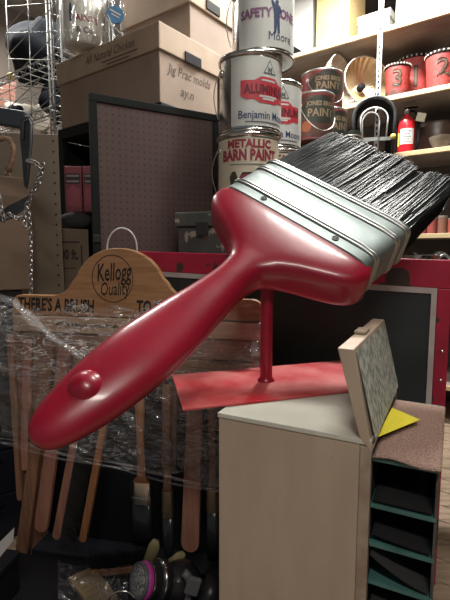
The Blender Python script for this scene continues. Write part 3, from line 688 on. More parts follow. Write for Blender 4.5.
# ------------------------------------------------------------------ RIGHT SHELVING
S0 = at(450, 80, 3.3)
shelv = thing('storage_shelving', 'tall open shelving of plywood boards with yellow edges and slotted metal upright', 'shelving', (S0[0], S0[1], 0), RA)
SM = wm(shelv)
ZA, ZBs, ZC, ZD = 2.96, 2.455, 2.03, 1.42
for z in (ZA, ZBs, ZC, ZD, .9, .3):
    b = MB().box(-1.75, 1.1, .012, .60, z-.032, z).build('shelf_board', SHELFW, shelv)
    MB().box(-1.75, 1.1, -.012, .0115, z-.034, z+.001).build('edge_strip', SHELFE, b, bevel=.003)
SLOT = mat('slotted_metal', (.55, .57, .55), .4, metal=.4)
for x in (-1.72, -.488, 1.07):
    for y in (-.045, .56):
        p_ = MB().box(x-.018, x+.018, y, y+.004, 0, 3.3).box(x-.018, x-.014, y+.004, y+.028, 0, 3.3)
        po = p_.build('upright', SLOT, shelv)
        if y < 0 and x == -.488:
            s0 = None
            for k in range(48):
                zz = 1.3+k*.042
                if s0 is None: s0 = MB().box(-.006, .006, -.0012, -.0002, -.011, .011).build('slot', BLACK, po); s0.location = (x, y, zz)
                else: o = s0.copy(); COL.objects.link(o); o.location = (x, y, zz)
MB().box(-1.75, 1.1, .605, .62, 0, 3.3).build('back_panel', mat('shelf_back', (.13, .10, .085), .85, col2=(.10, .08, .07), scale=3), shelv)
def sloc(px, py, off):         # place on the shelf: local x of the sight line at local depth off
    inv = SM.inverted(); o = inv @ Vector(CAM); d = inv.to_3x3() @ Vector(ray(px, py)); k = (off-o.y)/d.y; return o + d*k
def sworld(x, y, z): return tuple(SM @ Vector((x, y, z)))
BUCK = mat('red_fire_bucket', (.38, .05, .042), .55, col2=(.30, .04, .035), scale=20, col3=(.28, .03, .03), scale3=50, lo3=.6, hi3=.7, bump=.4, bscale=45)
def bucket(num, px, py, off, r, h, lab, band=False, turn=0):
    p = sloc(px, py, off); wp = sworld(p.x, p.y, ZBs+.0015); rot = -math.atan2(wp[0], wp[1])
    t = thing('fire_bucket', lab, 'bucket', wp, rot, 'numbered red buckets')
    rb = r*.84
    MB().lathe([(.001, .0), (rb, 0), (r, h), (r*.95, h), (rb*.95, .012), (.001, .012)], 40).build('bucket_body', BUCK, t, auto=40)
    MB().lathe([(r*.985, h-.022), (r*1.03, h-.018), (r*1.03, h+.004), (r*.94, h+.004), (r*.93, h-.01)], 40).build('rim_band', BLACK, t, auto=40)
    rv = None
    for k in range(26):
        a = 2*PI*k/26
        if rv is None: rv = MB().lathe([(.001, .006), (.006, .004), (.008, 0)], 8, RX(PI/2)).build('rivet', mat('rivet_tan', (.45, .40, .33), .5), t, smooth=True); o = rv
        else: o = rv.copy(); COL.objects.link(o); o.parent = t
        o.location = (r*1.03*math.sin(a), -r*1.03*math.cos(a), h-.007); o.rotation_euler = (0, 0, a)
    if band: MB().lathe([(rb+.001, .0005), (rb*1.02+.001, .0005), (rb+(r-rb)*.2+.003, .045), (rb+(r-rb)*.2, .047)], 40).build('dark_base_band', mat('worn_dark_band', (.06, .035, .03), .6, col2=(.2, .04, .04), scale=14), t, auto=40)
    vs_, fs_ = text_geo(num, .17 if num != '1' else .22, offset=.004)
    rm_ = (r+rb)/2
    x = MB(); sl = (r-rb)/h
    dz = h*.52
    x.add([((rb+sl*(dz+b)+.0035)*math.sin(a/rm_+turn), -(rb+sl*(dz+b)+.0035)*math.cos(a/rm_+turn), dz+b) for a, b in vs_], fs_)
    x.build('lettering', mat('number_outline', (.035, .02, .015), .6), t)
    vs_, fs_ = text_geo(num, .155 if num != '1' else .205, offset=-.002)
    x = MB(); x.add([((rb+sl*(dz+b)+.005)*math.sin(a/rm_+turn), -(rb+sl*(dz+b)+.005)*math.cos(a/rm_+turn), dz+b) for a, b in vs_], fs_)
    x.build('lettering', mat('number_tan', (.11, .07, .04), .6), t)
bucket('3', 397.5, 75, .10, .094, .235, 'small red fire bucket numbered 3', True)
bucket('1', 416, 70, .38, .142, .355, 'large red fire bucket numbered 1 standing behind the others', turn=.0)
bucket('2', 443, 70, .14, .122, .255, 'red fire bucket numbered 2 at the right edge')
# fluted shades on the same shelf
GLASS = mat('fluted_shade_plastic', (.62, .53, .42), .3, trans=.35, col2=(.52, .43, .33), scale=9)
AMB = mat('amber_shade', (.42, .30, .17), .25, metal=.5, col2=(.55, .42, .26), scale=6)
RIMM = mat('shade_rim', (.62, .60, .54), .3, metal=.5)
def shade(lab, px, py, off, r, dep, axis, m_, lamp):
    p = sloc(px, py, off); wp = np.array(sworld(p.x, p.y, p.z)); a = np.array(axis, float); a /= np.linalg.norm(a)
    sx = np.cross(a, [0, 0, 1]); sx /= np.linalg.norm(sx); sy = np.cross(a, sx); M_ = frame(wp, sx, sy, a)
    zb = ZBs+.002; low = wp[2]-r*math.sqrt(max(0, 1-a[2]**2)); wp[2] += zb-low; M_ = frame(wp, sx, sy, a)
    t = thing('lamp_shade', lab, 'lamp shade', tuple(wp), 0, 'fluted lamp shades')
    MB().lathe([(r*.16, -dep), (r*.30, -dep*.93), (r*.62, -dep*.62), (r*.88, -dep*.25), (r*.98, 0)], 96, M_, flute=.025, nf=24).build('shade', m_, t, world=True, smooth=True)
    MB().tube([tuple(Vector(M_ @ Vector((r*.98*math.cos(q_), r*.98*math.sin(q_), 0)))) for q_ in np.linspace(0, 2*PI, 48, endpoint=False)], .006, 6, closed=True).build('rim', RIMM, t, world=True, smooth=True)
    MB().lathe([(r*.17, -dep*1.18), (r*.19, -dep*1.15), (r*.19, -dep*.98), (r*.16, -dep*.9)], 20, M_, caps=True).build('neck', RIMM, t, world=True, auto=40)
    if lamp: MB().lathe([(.001, -dep*.55), (r*.13, -dep*.55), (r*.14, -dep*.9), (r*.1, -dep*.98)], 16, M_).build('socket', BLACK, t, world=True, smooth=True)
    for k in range(6 if not lamp else 3):
        q_ = PI*.25+k*.22; MB().tube([tuple(Vector(M_ @ Vector((rr*math.cos(q_), rr*math.sin(q_), zz)))) for rr, zz in ((r, .003), (r*1.03, -dep*.4), (r*.5, -dep*1.05))], .003, 5).build('guard_wire', RIMM, t, world=True, smooth=True)
shade('large fluted clear lamp shade lying on its side above the brown cans', 343, 75, .13, .226, .20, (.72, -.62, .12), GLASS, False)
shade('amber fluted lamp shade with dark socket facing the room', 368, 72, .15, .205, .15, (.20, -.93, .15), AMB, True)
shade('smaller fluted clear lamp shade half hidden behind the paint can tower', 300, 80, .25, .14, .16, (.2, -.75, .6), GLASS, False)
REDB = mat('red_carton', (.42, .02, .06), .6)
p = sloc(374, 85, .44); t = thing('red_carton', 'plain red carton standing behind the lamp shades', 'carton', sworld(p.x, p.y, ZBs+.001), RA)
MB().box(-.42, .10, -.03, .10, 0, .16).build('carton_body', REDB, t, bevel=.004); MB().box(-.42, .10, -.031, .101, .1601, .168).build('carton_lid', REDB, t, bevel=.002)
# things on the top shelf
def carton(name, lab, px0, px1, off, z, h, dp, m_, grp=None, lidh=0, tape=False):
    a = sloc(px0, 30, off); b = sloc(px1, 30, off)
    t = thing(name, lab, 'box', sworld((a.x+b.x)/2, off, z), RA, grp); hx = (b.x-a.x)/2
    bo_ = MB().box(-hx, hx, 0, dp, 0, h).build('box_body', m_, t, bevel=.004)
    if lidh: MB().box(-hx-.008, hx+.008, -.008, dp+.008, h-lidh, h+.01).build('lid', m_, t, bevel=.004)
    if tape: MB().box(-.03, .03, -.0015, -.0002, 0, h).build('tape', mat('pale_tape', (.66, .56, .38), .4), t)
    return t
YBOX = mat('yellow_carton', (.50, .37, .18), .6, col2=(.43, .31, .14), scale=5)
carton('carton', 'yellow cardboard carton on the top shelf', 316, 349, .10, ZA+.002, .62, .34, YBOX, tape=False)
t = carton('crate', 'pale grey printed crate beside the upright on the top shelf', 358, 389, .08, ZA+.002, .16, .30, mat('pale_crate', (.46, .46, .42), .6, col2=(.36, .36, .33), scale=7), lidh=.05)
t = carton('carton', 'white block standing in for bright glare at the right end of the top shelf', 395, 470, .06, ZA+.002, .5, .30, mat('white_glare', (.60, .60, .58), .6))  # white box put where there is only overexposed light
t = carton('carton', 'white block standing in for the bright light at the left end of the top shelf', 270, 312, .16, ZA+.002, .55, .30, MATS['white_glare'])  # added white front in place of the bright light patch behind the shelf
bx = MB()
p0 = sloc(282, 10, .05); tag(MB().prism([(0, 0), (.20, .012), (.20, .03), (.03, .16), (0, .16)], -.02, .0, T(*sworld(p0.x, .06, ZA+.002)) @ RZ(RA)).build('metal_bracket', BLACK), 'black angled bracket leaning on the white glare block by the can tower', 'bracket')
# welding hood hung from the upright
hp = at(375, 97, 3.40)
hood = thing('welding_hood', 'black welding hood with pale head straps hanging from the metal upright', 'welding hood', (hp[0], hp[1], hp[2]), -math.atan2(hp[0], hp[1])+.1)
def archpath(hx, hz, legs, y, n=20):
    return [(-hx*.92, y, -hz-legs)] + [(hx*math.cos(a), y, -hz+hz*math.sin(a)) for a in np.linspace(PI, 0, n)] + [(hx*.92, y, -hz-legs)]
loops = []
for f in np.linspace(0, 1, 7):
    hx = .15*(1-.22*f); loops.append([(x, .16*f, z-.01*f) for x, y, z in archpath(hx, .15*(1-.15*f), .30, 0)])
sh = MB()
nl = len(loops[0]); sh.add([p for l in loops for p in l], [(i*nl+k, i*nl+k+1, (i+1)*nl+k+1, (i+1)*nl+k) for i in range(6) for k in range(nl-1)])
sh.build('shell', BLACK, hood, smooth=True, solid=.012)
MB().tube(archpath(.146, .146, .30, 0), .013, 8).build('shell_lip', mat('black_rubber', (.03, .032, .035), .35), hood, smooth=True)
MB().tube(archpath(.095, .085, .12, -.005), .006, 8, M=T(0, 0, -.075)).build('head_strap', mat('pale_strap', (.55, .58, .58), .4), hood, smooth=True)
MB().tube(archpath(.06, .07, .16, .02), .005, 8, M=T(-.02, 0, -.10)).build('inner_strap', MATS['pale_strap'], hood, smooth=True)
MB().box(-.14, .14, .03, .036, -.30, -.275).build('cross_strap', mat('grey_strap', (.2, .21, .2), .5), hood)
for sx in (-1, 1): MB().lathe([(.001, .012), (.016, .01), (.02, 0)], 14, T(sx*.135, -.012, -.285) @ RX(PI/2)).build('ratchet_knob', mat('yellow_plastic', (.55, .45, .10), .4), hood, smooth=True)
MB().tube([(0, 0, -.01), (0, -.012, .03), (0, .01, .06), (0, .05, .06)], .006, 8).build('hanging_hook', CHROME, hood, smooth=True)
# fire extinguisher and crocks on shelf C
p = sloc(406, 140, .12); wp = sworld(p.x, p.y, ZC+.0015)
ext = thing('fire_extinguisher', 'red fire extinguisher with white label on the lower shelf', 'fire extinguisher', wp, -math.atan2(wp[0], wp[1]))
XRED = mat('extinguisher_red', (.60, .02, .03), .25, coat=.5)
r = .062
MB().lathe([(.001, 0), (r*.95, 0), (r, .01), (r, .215), (r*.93, .245), (r*.6, .272), (r*.34, .282), (r*.34, .30), (.001, .30)], 32).build('cylinder', XRED, ext, smooth=True)
lb = MB().grid(lambda a, b: ((r+.0012)*math.sin(-.75+1.7*a), -(r+.0012)*math.cos(-.75+1.7*a), .07+.115*b), 14, 1).build('label', LBW, ext, smooth=True)
for k in range(5):
    pts = [(-.03, -.0025), (.028-.008*(k % 2), -.0025), (.028-.008*(k % 2), .0025), (-.03, .0025)]
    x = MB(); wrap(x, pts, [(0,1,2,3)], r+.002, .1, .085+.02*k); x.build('print_line', GRYP if k else LBR, lb)
MB().grid(lambda a, b: ((r+.0012)*math.sin(-1.25+.4*a), -(r+.0012)*math.cos(-1.25+.4*a), .06+.10*b), 5, 1).build('yellow_tag', mat('tag_yellow', (.6, .55, .1), .5), ext, smooth=True)
MB().lathe([(.021, .30), (.023, .305), (.023, .335), (.015, .342), (.001, .342)], 16).build('valve', CHROME, ext, auto=40)
MB().box(-.02, .075, -.014, .014, .343, .352).build('lever', BLACK, ext, bevel=.002)
MB().tube([(.02, 0, .325), (.05, -.01, .32), (.085, -.02, .27), (.09, -.02, .10), (.075, -.03, .03)], .009, 8).build('hose', BLACK, ext, smooth=True)
MB().box(.0, .062, -.055, -.04, .245, .305, RY(.25)).build('paper_tag', mat('tag_paper', (.60, .55, .42), .7), ext)
CROCK = mat('brown_crock', (.085, .050, .038), .35, col2=(.06, .035, .028), scale=6); CROCK2 = mat('grey_brown_pot', (.20, .17, .13), .5, col2=(.15, .12, .09), scale=6)
for nm, lab, px, off, prof, m_ in (('stoneware_crock', 'wide dark brown crock beside the fire extinguisher', 437, .40, [(.001, 0), (.17, 0), (.185, .03), (.19, .20), (.175, .23), (.18, .25), (.165, .255), (.16, .23), (.165, .03), (.001, .02)], CROCK),
                              ('stoneware_bowl', 'low grey brown bowl in front of the dark crock', 444, .105, [(.001, 0), (.06, 0), (.095, .07), (.10, .09), (.092, .09), (.06, .02), (.001, .015)], CROCK2)):
    p = sloc(px, 130, off); wp = sworld(p.x, p.y, ZC+.0015)
    tag(MB().lathe(prof, 40).build(nm, m_, None, auto=50), lab, 'crock').location = wp
p = sloc(430, 130, .06); wp = sworld(p.x-.19, .09, ZC+.002)
# small things on shelf D and on the bench behind the panel
JAR = mat('dark_red_tin', (.20, .05, .04), .45)
for i, (px, r, h, c, lab) in enumerate([(423, .026, .09, (.24, .06, .05), 'dull red tin on the low shelf nearest the bristles'), (432, .034, .12, (.30, .07, .06), 'brick red tin second along the low shelf'), (442.5, .034, .13, (.22, .10, .07), 'tall rust brown tin third along the low shelf'), (453, .036, .11, (.32, .08, .06), 'red tin cut by the right edge on the low shelf')]):
    p = sloc(px, 228, .08); wp = sworld(p.x, p.y, ZD+.002)
    t = thing('small_tin', lab, 'tin', wp, 0, 'tins on the low shelf')
    MB().lathe([(.001, 0), (r, 0), (r, h*.9), (r*.9, h*.9)], 20).build('tin_body', mat('tin_'+str(i), c, .45), t, auto=40)
    MB().lathe([(r*.92, h*.88), (r*1.02, h*.88), (r*1.02, h), (.001, h)], 20).build('lid', mat('tin_lid', (.35, .30, .24), .4, metal=.5), t, auto=40)
JUNK = [('brass_fitting', 'fitting', 405, 258, (.35, .30, .22), 'tan brass pipe fitting behind the red panel'), ('steel_fitting', 'fitting', 415, 256, (.50, .50, .48), 'bright steel pipe fitting behind the red panel'),
        ('iron_fitting', 'fitting', 424, 257, (.06, .06, .06), 'black iron pipe fitting behind the red panel'), ('copper_fitting', 'fitting', 433, 257, (.40, .18, .12), 'copper pipe fitting behind the red panel'),
        ('steel_ring', 'ring', 444, 257, (.6, .6, .58), 'pale steel ring at the right edge behind the red panel'), ('iron_casting', 'casting', 428, 250, (.05, .05, .045), 'long dark iron casting lying behind the pipe fittings')]
tb = thing('parts_tray', 'shallow dark tray of pipe fittings behind the red panel', 'tray', ploc(1.13, .33, 1.2), PA)
MB().box(-.27, .33, -.14, .16, .001, .012).build('tray_base', DKW, tb)
for a in ((-.27, .33, -.15, -.1402, .001, .035), (-.27, .33, .1602, .17, .001, .035)): MB().box(*a).build('tray_side', DKW, tb)
for i, (nm, cat_, px, py, c, lab) in enumerate(JUNK):
    mt = mat('junk_'+nm, c, .3, metal=.7); d_ = 1.98 if i != 5 else 2.10
    wp = at(px, py, d_); wp[2] = 1.2125
    mb = MB()
    if nm == 'steel_ring': mb.tube([(.03*math.cos(a), .006*math.sin(2*a), .036+.03*math.sin(a)) for a in np.linspace(0, 2*PI, 24, endpoint=False)], .006, 8, closed=True)
    elif nm == 'iron_casting': mb.lathe([(.001, -.10), (.03, -.10), (.03, -.08), (.02, -.075), (.022, .05), (.035, .06), (.035, .09), (.001, .09)], 20, T(0, 0, .045) @ RZ(.4) @ RY(PI/2))
    else:
        mb.tube([(-.028, 0, .022), (-.01, 0, .022), (.004, 0, .03), (.01, 0, .06)], .014, 12); mb.lathe([(.014, 0), (.019, 0), (.019, .012), (.014, .012)], 12, T(.01, 0, .052)); mb.lathe([(.014, 0), (.019, 0), (.019, .012), (.014, .012)], 12, T(-.032, 0, .022) @ RY(PI/2))
    o = mb.build(nm, mt, None, auto=40); tag(o, lab, cat_, 'pipe fittings in the tray' if i < 4 else None); o.location = tuple(wp)
# ------------------------------------------------------------------ LEFT: cartons, pegboard, cabinet
K = 2.3/2.1
cn = at(160, 102, 2.3); BZ = cn[2]; BA = math.atan2(-.6, .8)
def banker(lab, corner, z, ln, wd, h, lidh, grp='archive boxes'):
    t = thing('archive_box', lab, 'box', (corner[0], corner[1], z), BA, grp)
    MB().box(-ln, 0, 0, wd, 0, h-.01).build('box_body', CARD, t, bevel=.004)
    l = MB().box(-ln-.012, .012, -.012, wd+.012, h-lidh, h).build('lid', CARDL, t, bevel=.004)
    return t, l
b1, l1 = banker('lower lidded cardboard box with handwriting on its lit end', cn, BZ, .83, .46, .37, .125)
HAND = mat('marker_ink', (.09, .06, .045), .8)
def side_text(par, s_, size, y, z, x, m_, rot=0, **k):      # lettering on the end that looks to +x
    vs_, fs_ = text_geo(s_, size, **k); ca, sa = math.cos(rot), math.sin(rot)
    MB().add([(x, y+a*ca-b*sa, z+a*sa+b*ca) for a, b in vs_], fs_).build('lettering', m_, par)
side_text(b1, 'Jig Prac molds', .064, .225, .180, .0012, HAND, rot=.02, shear=.25, sx=.92, offset=.0008); side_text(b1, 'ay.n', .066, .20, .090, .0012, HAND, shear=.25, offset=.0008)
letter(l1, 'lettering', HAND, 'All Natural Chicken', .062, -.36, .315, -.0135, shear=.3, sx=.8); MB().box(-.42, -.14, -.0136, -.0128, .275, .281).build('print_line', HAND, l1); MB().box(-.38, -.20, -.0136, -.0128, .257, .262).build('print_line', HAND, l1)
MB().box(.0122, .018, .17, .30, .24, .292).build('hand_hole_grip', BLACK, l1, bevel=.006)
lidz = BZ+.372; c2 = atz(190, 41, lidz)
b2, l2 = banker('upper cardboard box stacked on the handwritten one', c2, lidz, .52, .42, .36, .17)
MB().box(.0122, .018, .12, .24, .205, .255).build('hand_hole_grip', BLACK, l2, bevel=.006)
# wrapped roll on the lower box lid
bp_ = atz(83, 52, lidz+.002)
jar = thing('paper_roll', 'white printed paper sack wrapped in a clear bag on the lower box', 'sack', bp_, -math.atan2(bp_[0], bp_[1]))
r = .105
jb = MB().lathe([(.001, .01), (r*.8, .01), (r*.95, .03), (r, .08), (r, .42), (r*.9, .46), (.001, .46)], 32).build('sack_body', mat('white_sack', (.74, .72, .65), .6, col2=(.64, .62, .56), scale=6), jar, smooth=True)
for s_, sz, zz, mm in (("PAINTS", .046, .130, MAR), ('& Co.', .040, .072, GRYP)):
    tx = MB(); wrap_text(tx, s_, sz, r+.0015, .15, zz, offset=.0008); tx.build('lettering', mm, jb)
x = MB(); wrap(x, [(-.008, -.05), (.004, -.05), (.010, .0), (.004, .04), (-.006, .05), (-.012, .01)], [tuple(range(6))], r+.0015, -.55, .16); x.build('printed_figure', BLUE, jb)
BAG = film_mat('clear_bag', .14, .45, (1, 1, .5), scale=14)
bgm = MB().grid(lambda a, b: ((r*1.16+.010*math.sin(9*2*PI*a+7*b)+.007*math.sin(17*2*PI*a-9*b)+.02*(1-b)**6)*math.cos(2*PI*a), (r*1.16+.010*math.sin(9*2*PI*a+7*b)+.007*math.sin(17*2*PI*a-9*b))*math.sin(2*PI*a), .004+.50*b), 90, 24)
bgm.build('clear_bag', BAG, jar, smooth=True)
bq = atz(116, 44, lidz+.002)
t = thing('blue_tag_bag', 'small clear bag with a round blue printed tag beside the white sack', 'bag', bq, -math.atan2(bq[0], bq[1]))
MB().grid(lambda a, b: ((.05+.008*math.sin(14*PI*a))*math.cos(2*PI*a), (.045+.006*math.sin(10*PI*a))*math.sin(2*PI*a)+.02, .003+.30*b), 40, 12).build('bag', BAG, t, smooth=True)
MB().lathe([(.001, .004), (.042, .004), (.045, 0)], 28, T(.0, -.046, .125) @ RX(PI/2)).build('blue_disc', mat('blue_disc', (.04, .16, .34), .4, col2=(.06, .22, .42), scale=20), t, smooth=False)
MB().box(-.03, .03, -.053, -.051, -.004, .004, T(0, 0, .135) @ RY(.4)).build('white_stripe', LBW, t); MB().box(-.022, .022, -.053, -.051, -.003, .003, T(0, 0, .118) @ RY(.4)).build('white_stripe', LBW, t)
MB().tube([(-.04, -.05, .12), (-.02, -.056, .07), (.03, -.052, .03)], .003, 6).build('tie', WHITEM, t, smooth=True)
# shelf cabinet carrying the boxes
FRM = mat('dark_green_grey_frame', (.013, .015, .015), .7, spec=.2, col2=(.010, .012, .012), scale=6)
cab = thing('steel_cabinet', 'dark steel cabinet frame under the archive boxes', 'cabinet', (cn[0], cn[1], 0), BA)
MB().box(-.86, .012, -.005, .60, BZ-.06, BZ-.0015).build('cabinet_top', FRM, cab, bevel=.003)
for x in (-.84, -.012):
    for y in (.0, .56): MB().box(x-.02, x+.02, y-.005, y+.035, 0, BZ-.061).build('corner_post', FRM, cab)
MB().box(-.86, .008, .5955, .605, .0, BZ-.061).build('back_sheet', mat('cabinet_back', (.06, .055, .05), .7), cab)
MB().box(-.862, -.8605, .0, .595, .0, BZ-.061).build('side_sheet', FRM, cab)
shz = at(75, 215, 2.55)[2]
MB().box(-.819, -.033, .0, .55, shz-.04, shz).build('shelf', FRM, cab, bevel=.003)
sh2 = at(75, 292, 2.5)[2]
MB().box(-.819, -.033, .0, .55, sh2-.04, sh2).build('shelf', FRM, cab, bevel=.003)
# pegboard in a dark frame
pL = at(90, 120, 2.08); pR = at(219, 120, 2.42); pa = math.atan2(pR[1]-pL[1], pR[0]-pL[0]); plen = math.hypot(pR[1]-pL[1], pR[0]-pL[0])
peg = thing('framed_pegboard', 'brown pegboard sheet in a dark frame leaning before the cabinet', 'pegboard', (pL[0], pL[1], 1.0), pa)
zt_ = at(91, 92, 2.08)[2]-1.0
PEGM = dots_mat('brown_pegboard', (.100, .063, .056), (.042, .027, .025), .030, .0042)
MB().box(.03, plen-.03, .008, .016, .0, zt_-.03).build('pegboard_sheet', PEGM, peg)
MB().box(0, .034, 0, .025, 0, zt_-.0345).build('frame_stile', FRM, peg, bevel=.002); MB().box(plen-.034, plen, 0, .025, 0, zt_-.0345).build('frame_stile', FRM, peg, bevel=.002)
MB().box(0, plen, 0, .025, zt_-.034, zt_).build('frame_rail', FRM, peg, bevel=.002)
MB().box(-.004, .03, -.006, -.0005, .335, .37).build('hinge', mat('dark_iron', (.05, .05, .05), .5, metal=.6), peg, bevel=.002)
MB().box(0, plen, .0, .025, -1.0, -.0005).build('lower_board', FRM, peg)
# tan perforated door beside the pegboard
tl = at(33, 200, 2.10); tr_ = at(60, 200, 2.12)
td = thing('tan_panel', 'tall tan perforated metal panel left of the framed pegboard', 'panel', (tl[0], tl[1], 0), math.atan2(tr_[1]-tl[1], tr_[0]-tl[0]))
ztd = at(45, 134, 2.11)[2]; wd_ = math.hypot(tr_[1]-tl[1], tr_[0]-tl[0])
MB().box(-.35, wd_, 0, .02, 0, ztd).build('sheet', mat('tan_metal', (.165, .130, .092), .6, col2=(.13, .10, .072), scale=3), td, bevel=.003)
hole = None
for k in range(22):
    if hole is None: hole = MB().lathe([(.001, .001), (.004, .001), (.0045, 0)], 10, RX(PI/2)).build('hole', BLACK, td); o = hole
    else: o = hole.copy(); COL.objects.link(o); o.parent = td
    o.location = (wd_-.02, -.0002, .9+k*.047)
# pink cartons and the 100 ft. carton inside
pinkm = mat('pink_red_carton', (.19, .045, .06), .55, col2=(.15, .035, .045), scale=7)
for i, (x0, x1, lab) in enumerate(((65, 82, 'dull pink oil carton nearest the tan panel'), (83.2, 100, 'dull pink carton partly hidden by the pegboard frame'))):
    a = at(x0, 200, 2.36); b = at(x1, 200, 2.36); hgt_ = at(x0, 166, 2.36)[2]-shz-.002
    t = thing('pink_carton', lab, 'carton', (a[0], a[1], shz+.0015), 0, 'pink cartons in the cabinet'); wv = b[0]-a[0]
    MB().box(0, wv, 0, .07, 0, hgt_).build('carton_body', pinkm, t, bevel=.004)
    MB().box(.008, wv-.006, -.0012, -.0002, hgt_*.62, hgt_*.84).build('dark_band', mat('carton_band', (.03, .02, .025), .6), t)
    for k, zz in enumerate((.79, .67)): MB().box(.012, wv-.012, -.0022, -.0014, hgt_*zz-.005, hgt_*zz+.004).build('print_line', mat('pale_print', (.22, .19, .18), .6), t)
    MB().prism([(.008, hgt_*.12), (wv-.006, hgt_*.12), (wv-.006, hgt_*.5), (wv*.65, hgt_*.52), (wv*.5, hgt_*.6), (wv*.3, hgt_*.52), (.008, hgt_*.5)], -.0012, -.0002).build('printed_shield', mat('pink_print', (.25, .06, .085), .55), t)
a = at(54, 250, 2.18); b = at(89, 250, 2.26); zt2 = at(70, 229, 2.2)[2]
t = thing('cable_carton', 'tan carton stencilled 100 ft. on the lower cabinet shelf', 'carton', (a[0], a[1], sh2+.0015), math.atan2(b[1]-a[1], b[0]-a[0])); wv = math.hypot(b[0]-a[0], b[1]-a[1])
tcb = MB().box(0, wv, 0, .22, 0, zt2-sh2).build('carton_body', mat('dim_kraft', (.20, .155, .105), .75, col2=(.165, .125, .085), scale=4), t, bevel=.004)
hz_ = zt2-sh2
letter(t, 'lettering', INK, '100 ft.', .068, wv*.36, hz_*.62, -.0015, offset=.0015, sx=.62)
for bb in ((.0, wv*.72, hz_*.80, hz_*.80+.006), (.0, wv*.6, hz_*.42, hz_*.42+.004)): MB().box(bb[0], bb[1], -.0012, -.0002, bb[2], bb[3]).build('print_line', INK, t)
MB().box(wv*.76, wv*.76+.006, -.0012, -.0002, hz_*.3, hz_*.76).build('print_line', INK, t)
# dark bundle between
p = at(76, 216, 2.30); tag(MB().lathe([(.001, -.07), (.03, -.068), (.045, -.02), (.04, .04), (.02, .07), (.001, .072)], 18, T(p[0], p[1], zt2+.046) @ RY(PI/2)).build('cloth_bundle', mat('dark_cloth', (.03, .03, .035), .9, bump=.6, bscale=30), None, smooth=True), 'dark rolled cloth lying on the stencilled carton', 'cloth')
# ------------------------------------------------------------------ far left: cardboard, bracket, strap, chain, rope
a = at(-30, 230, 1.85); b = at(31, 230, 1.98); zt3 = at(10, 175, 1.9)[2]; zb3 = at(10, 291, 1.9)[2]
t = thing('brown_carton', 'plain brown cardboard carton at the left edge below the strap', 'carton', (a[0], a[1], 0), math.atan2(b[1]-a[1], b[0]-a[0])); wv = math.hypot(b[0]-a[0], b[1]-a[1])
MB().box(0, wv, 0, .10, zb3+.001, zt3).build('carton_body', mat('brown_carton', (.175, .118, .080), .75, col2=(.145, .098, .066), scale=3), t, bevel=.004)
MB().box(wv*.0, wv, -.0015, -.0003, zt3-.12, zt3-.08).build('tape', mat('brown_tape', (.13, .09, .06), .4), t)
tcab = thing('tool_cabinet', 'dark navy tool cabinet at the left edge under the brown carton', 'cabinet', (a[0], a[1], 0), math.atan2(b[1]-a[1], b[0]-a[0]))
NVY = mat('navy_metal', (.008, .010, .018), .4)
MB().box(-.5, wv*.80, .012, .12, 0, zb3).build('cabinet_body', NVY, tcab, bevel=.004)
for k in range(5):
    dr = MB().box(-.49, wv*.79, 0, .0115, .03+k*.2, .22+k*.2).build('drawer', NVY, tcab, bevel=.003); MB().box(-.3, wv*.3, -.012, -.0005, .17+k*.2, .185+k*.2).build('handle', BLACK, dr)
STRAPM = mat('black_leather', (.022, .024, .03), .38, col2=(.035, .038, .045), scale=14)
D0 = 1.66
def pt(px, py, d=D0): return tuple(at(px, py, d))
tag(MB().box(-.62, .0, -.02, .02, -.028, .028, T(*pt(27, 121)) @ RY(math.radians(9))).build('steel_bracket', mat('grey_steel_arm', (.05, .058, .068), .45, metal=.3), None, bevel=.004), 'dark grey steel arm entering from the left edge', 'bracket')
st = thing('hanging_strap', 'black leather strap hanging from the grey steel arm', 'strap', pt(26, 121, D0-.03))
outer = [(20, 120), (24, 116), (30, 116), (33, 121), (33, 140), (31, 165), (28, 190), (24, 186), (22, 160), (20, 140)]
MB().loft([[pt(x, y, D0-.045) for x, y in outer], [pt(x, y, D0-.03) for x, y in outer]]).build('strap', STRAPM, st, world=True, bevel=.003)
MB().tube([pt(23, 139, D0-.05), pt(23.5, 122, D0-.05), pt(29, 119, D0-.05), pt(31, 124, D0-.05), pt(30.5, 145, D0-.05), pt(27, 183, D0-.05)], .004, 6).build('strap_edge', mat('strap_edge', (.08, .085, .095), .35), st, world=True, smooth=True)
MB().loft([[pt(x, y, D0+.03) for x, y in ((0, 212), (8, 206), (26, 197), (33, 192), (30, 205), (12, 219), (0, 222))], [pt(x, y, D0+.038) for x, y in ((0, 212), (8, 206), (26, 197), (33, 192), (30, 205), (12, 219), (0, 222))]]).build('strap_tail', STRAPM, st, world=True)
MB().tube([pt(27, 160, D0-.06), pt(37, 164, D0-.06)], .0085, 10).build('pin', CHROME, st, world=True, auto=40)
